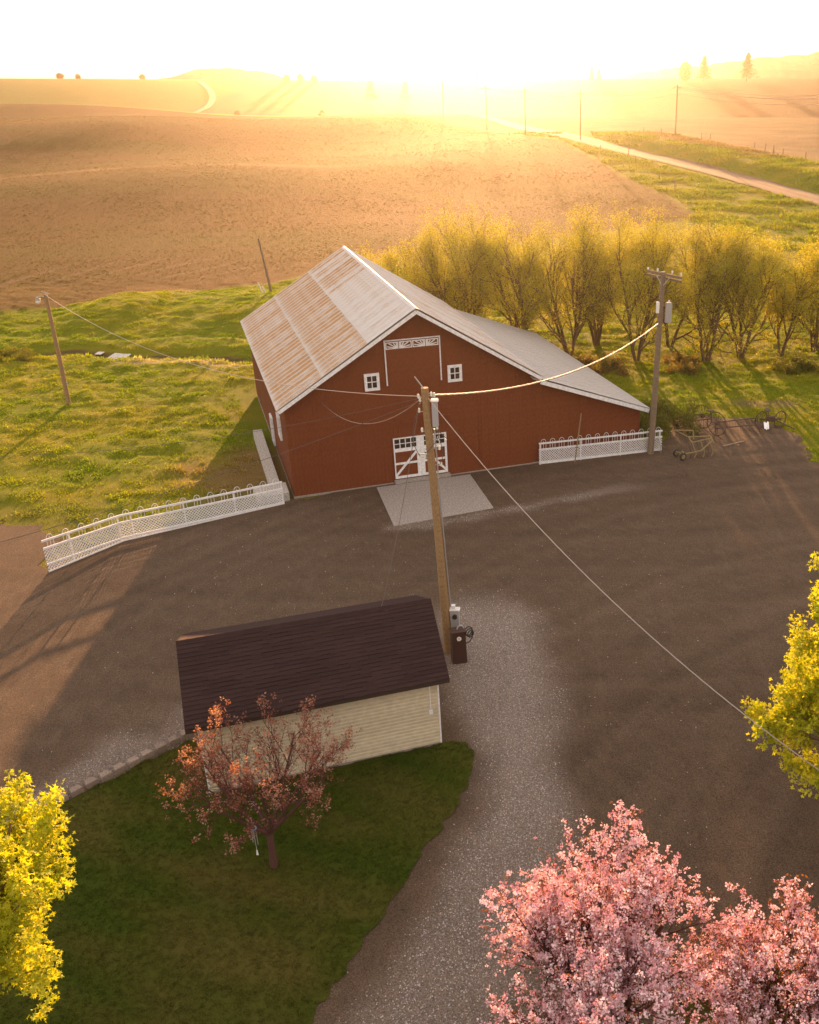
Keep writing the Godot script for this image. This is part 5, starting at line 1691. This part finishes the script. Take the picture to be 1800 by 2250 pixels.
func build_grass() -> void:
	rng.seed = 555
	# pasture tufts
	var tf := tuft(6, 0.075, 0.035, 0.18, 5)
	var xf := []
	var cs := []
	var n := 0
	while n < 260000:
		var x := rng.randf_range(-58.0, 34.0)
		var z := -39.5 - pow(rng.randf(), 0.85) * 70.0
		n += 1
		if x > -14.0 and x < 4.0 and z > -66.0: continue
		if x / (-z + 26.0) < -0.56 or x / (-z + 26.0) > 0.34: continue
		if barn_gap(x, z) < 0.2: continue
		if field_side(x, z) > -0.3: continue
		if Geometry2D.is_point_in_polygon(Vector2(x, z), yard): continue
		if x < -10 and absf(z - creek(x)) < (1.5 if x < -32.5 and x > -42.0 else 0.6): continue
		var dens := nz.get_noise_2d(x * 30.0, z * 45.0)
		if rng.randf() > 0.6 + dens * 0.9: continue
		var s := rng.randf_range(0.5, 1.15) * (1.0 + maxf(0.0, dens))
		if x < -10 and absf(z - creek(x) - 0.9) < 1.0: s *= 1.9
		var c := cover(x, z)
		var k := rng.randf_range(0.8, 1.1)
		xf.append(Transform3D(Basis(Vector3.UP, rng.randf() * TAU).scaled(Vector3(s * 1.2, s, s * 1.2)), Vector3(x, land(x, z) - 0.02, z)))
		cs.append(Color(c.r * k, c.g * k * 1.05, c.b * k))
	tag(copies("pasture_grass", tf, xf, cs), "tufted green pasture grass around the barn", "grass", "", "stuff")
	# sprouts and stubble in the tilled field
	var fl := tuft(6, 0.22, 0.09, 0.3, 9)
	xf = []
	cs = []
	for i in 110000:
		var d := 84.0 * pow(3.6, rng.randf())
		var x := rng.randf_range(-0.60, 0.12) * (d + 26.0)
		var z := -d
		if field_side(x, z) < 0.5: continue
		var dens := nz.get_noise_2d(x * 2.2, z * 4.0) + 0.6 * nf.get_noise_2d(x * 8.0, z * 14.0)
		if rng.randf() > 0.5 + dens * 0.7: continue
		var s := rng.randf_range(0.3, 0.8) * (0.4 + d / 330.0)
		xf.append(Transform3D(Basis(Vector3.UP, rng.randf() * TAU).scaled(Vector3(s, s * 0.8, s)), Vector3(x, land(x, z) - 0.02, z)))
		cs.append([Color(0.12, 0.105, 0.018), Color(0.15, 0.12, 0.028), Color(0.17, 0.11, 0.045)][rng.randi() % 3])
	tag(copies("field_sprouts", fl, xf, cs), "sparse green sprouts and stubble on the tilled field", "sprouts", "", "stuff")
	# long grass on the road verges and the far bank
	fl = tuft(8, 0.5, 0.12, 0.5, 10)
	xf = []
	cs = []
	for i in 26000:
		var d := rng.randf_range(112.0, 275.0)
		var z := -d
		var x := road_x(d) + rng.randf_range(-32.0, 22.0)
		if absf(x - road_x(d)) < 4.2: continue
		if field_side(x, z) > -0.5: continue
		var k := nz.get_noise_2d(x * 10.0, z * 16.0)
		if rng.randf() > 0.5 + k * 1.5: continue
		var s := rng.randf_range(0.5, 1.1) * (1.2 + k)
		xf.append(Transform3D(Basis(Vector3.UP, rng.randf() * TAU).scaled(Vector3(s * 1.3, s * 0.7, s * 1.3)), Vector3(x, land(x, z) - 0.05, z)))
		var c := cover(x, z)
		cs.append(Color(c.r, c.g, c.b))
	tag(copies("verge_grass", fl, xf, cs), "rough long grass along the dirt road verges", "grass", "", "stuff")
	# lawn blades
	tf = tuft(9, 0.05, 0.009, 0.07, 6)
	xf = []
	cs = []
	for i in 80000:
		var x := rng.randf_range(-19.5, 8.5)
		var z := rng.randf_range(-25.8, -9.0)
		var p := Vector2(x, z)
		if not Geometry2D.is_point_in_polygon(p, lawn_poly) and not Geometry2D.is_point_in_polygon(p, lawn_poly2): continue
		var s := rng.randf_range(0.7, 1.3)
		var c := lawn_colour(x, z)
		var k := rng.randf_range(0.85, 1.25)
		xf.append(Transform3D(Basis(Vector3.UP, rng.randf() * TAU).scaled(Vector3.ONE * s), Vector3(x, 0.028, z)))
		cs.append(Color(c.r * k, c.g * k, c.b * k))
	tag(copies("lawn_grass", tf, xf, cs), "short mown grass blades of the lawns", "grass", "", "stuff")
	# loose stones on the pale gravel
	var st := MB.new()
	st.hexa([Vector3(-0.5, -0.2, -0.35), Vector3(0.4, -0.2, -0.45), Vector3(0.55, -0.2, 0.3), Vector3(-0.35, -0.2, 0.45)], [Vector3(-0.3, 0.4, -0.2), Vector3(0.3, 0.3, -0.25), Vector3(0.3, 0.35, 0.2), Vector3(-0.2, 0.3, 0.25)])
	var sm := st.mesh(M.stone, true)
	xf = []
	cs = []
	for i in 190000:
		var x := rng.randf_range(-17.0, 6.0)
		var z := rng.randf_range(-46.0, -13.0)
		var p := pale(x, z)
		if rng.randf() > 0.005 + p * p: continue
		if Geometry2D.is_point_in_polygon(Vector2(x, z), lawn_poly): continue
		var s := rng.randf_range(0.018, 0.045)
		xf.append(Transform3D(Basis(Vector3(rng.randf(), 1, rng.randf()).normalized(), rng.randf() * TAU).scaled(Vector3.ONE * s), Vector3(x, 0.004, z)))
		var g := rng.randf_range(0.12, 0.5)
		cs.append(Color(g, g * 0.87, g * 0.80))
	tag(copies("gravel_stones", sm, xf, cs), "loose pale gravel stones on the drive", "gravel", "", "stuff")
	# creek water
	var b := MB.new()
	for q in [[-35.0, -33.6, 0.8], [-36.3, -35.7, 0.4]]:
		var x: float = q[0]
		while x < q[1]:
			var x2 := x + 0.3
			var ya := land(x, creek(x)) + 0.16
			b.quad(Vector3(x, ya, creek(x) - q[2]), Vector3(x, ya, creek(x) + q[2]), Vector3(x2, ya, creek(x2) + q[2]), Vector3(x2, ya, creek(x2) - q[2]))
			x = x2
	tag(obj("creek", b, M.water), "small glinting creek crossing the left pasture", "water", "", "structure")

# ------------------------------------------------------------------ scene
func _ready() -> void:
	# camera: the photograph is an off-centre crop, so the lens is shifted
	var cam := Camera3D.new()
	cam.name = "camera"
	add_child(cam)
	cam.position = Vector3(0, 20, 0)
	cam.rotation = Vector3(-0.4289, 0, 0)
	cam.set_frustum(0.1065886, Vector2(-0.015058, 0), 0.1, 14000.0)
	cam.current = true
	# sky, haze, exposure
	var env := Environment.new()
	var sky := Sky.new()
	var sm := ProceduralSkyMaterial.new()
	sm.sky_top_color = lin(0.34, 0.305, 0.285)
	sm.sky_horizon_color = lin(0.45, 0.40, 0.35)
	sm.sky_curve = 0.25
	sm.ground_bottom_color = lin(0.10, 0.08, 0.05)
	sm.ground_horizon_color = lin(0.30, 0.24, 0.16)
	sm.sun_angle_max = 25.0
	sm.sun_curve = 0.12
	sky.sky_material = sm
	env.background_mode = Environment.BG_SKY
	env.sky = sky
	env.tonemap_mode = Environment.TONE_MAPPER_LINEAR
	env.tonemap_exposure = 3.9
	env.volumetric_fog_enabled = true
	env.volumetric_fog_density = 0.00014
	env.volumetric_fog_albedo = Color(1.0, 0.95, 0.87)
	env.volumetric_fog_anisotropy = 0.87
	env.volumetric_fog_length = 1000.0
	env.sdfgi_enabled = true
	env.ssao_enabled = true
	env.ssil_enabled = true
	var we := WorldEnvironment.new()
	we.name = "world_environment"
	we.environment = env
	add_child(we)
	# low sun ahead and a little left
	var sun := DirectionalLight3D.new()
	sun.name = "sun"
	add_child(sun)
	var el := deg_to_rad(7.6)
	var az := deg_to_rad(-4.6)
	sun_dir = Vector3(sin(az) * cos(el), sin(el), -cos(az) * cos(el))
	sun.look_at_from_position(sun_dir * 100.0, Vector3.ZERO)
	sun.light_color = lin(1.0, 0.52, 0.23)
	sun.light_energy = 1.6
	sun.light_angular_distance = 0.6
	sun.shadow_enabled = true

	rng.seed = 7
	nz.seed = 21
	nz.frequency = 0.01
	nz.fractal_octaves = 3
	nf.seed = 22
	nf.frequency = 0.01
	nf.fractal_octaves = 3
	yard = PackedVector2Array([Vector2(-70, -39.5), Vector2(-40, -40.5), Vector2(-28, -42.0), Vector2(-24.5, -42.0), Vector2(-23.2, -40.5), Vector2(-22.6, -37.6), Vector2(-20.2, -40.8), Vector2(-13.3, -45.4), Vector2(-6.0, -48.9), Vector2(5.0, -52.9), Vector2(6.3, -52.6), Vector2(7.3, -58.0), Vector2(9.5, -58.6), Vector2(13.6, -57.3), Vector2(14.8, -55.4), Vector2(14.9, -53.9), Vector2(14.5, -50.6), Vector2(15.6, -49.8), Vector2(30, -47.5), Vector2(60, -44), Vector2(60, 40), Vector2(-70, 40)])
	make_materials()
	build_ground()
	build_far()
	build_yard()
	build_barn()
	build_garage()
	lattice_fence("lattice_fence", [Vector3(-13.75, 0, -44.75), Vector3(-20.2, 0, -40.45), Vector3(-22.24, 0, -37.37)], [1.2, 1.3, 1.5], "white lattice fence running left from the barn corner", 0.62)
	lattice_fence("lattice_fence", [Vector3(-0.85, 0, -50.2), Vector3(6.25, 0, -52.4)], [1.22, 1.2], "white lattice fence in front of the red lean-to", 0.52)
	build_poles()
	build_far_poles()
	build_implements()
	build_trees()
	build_far_trees()
	build_grass()
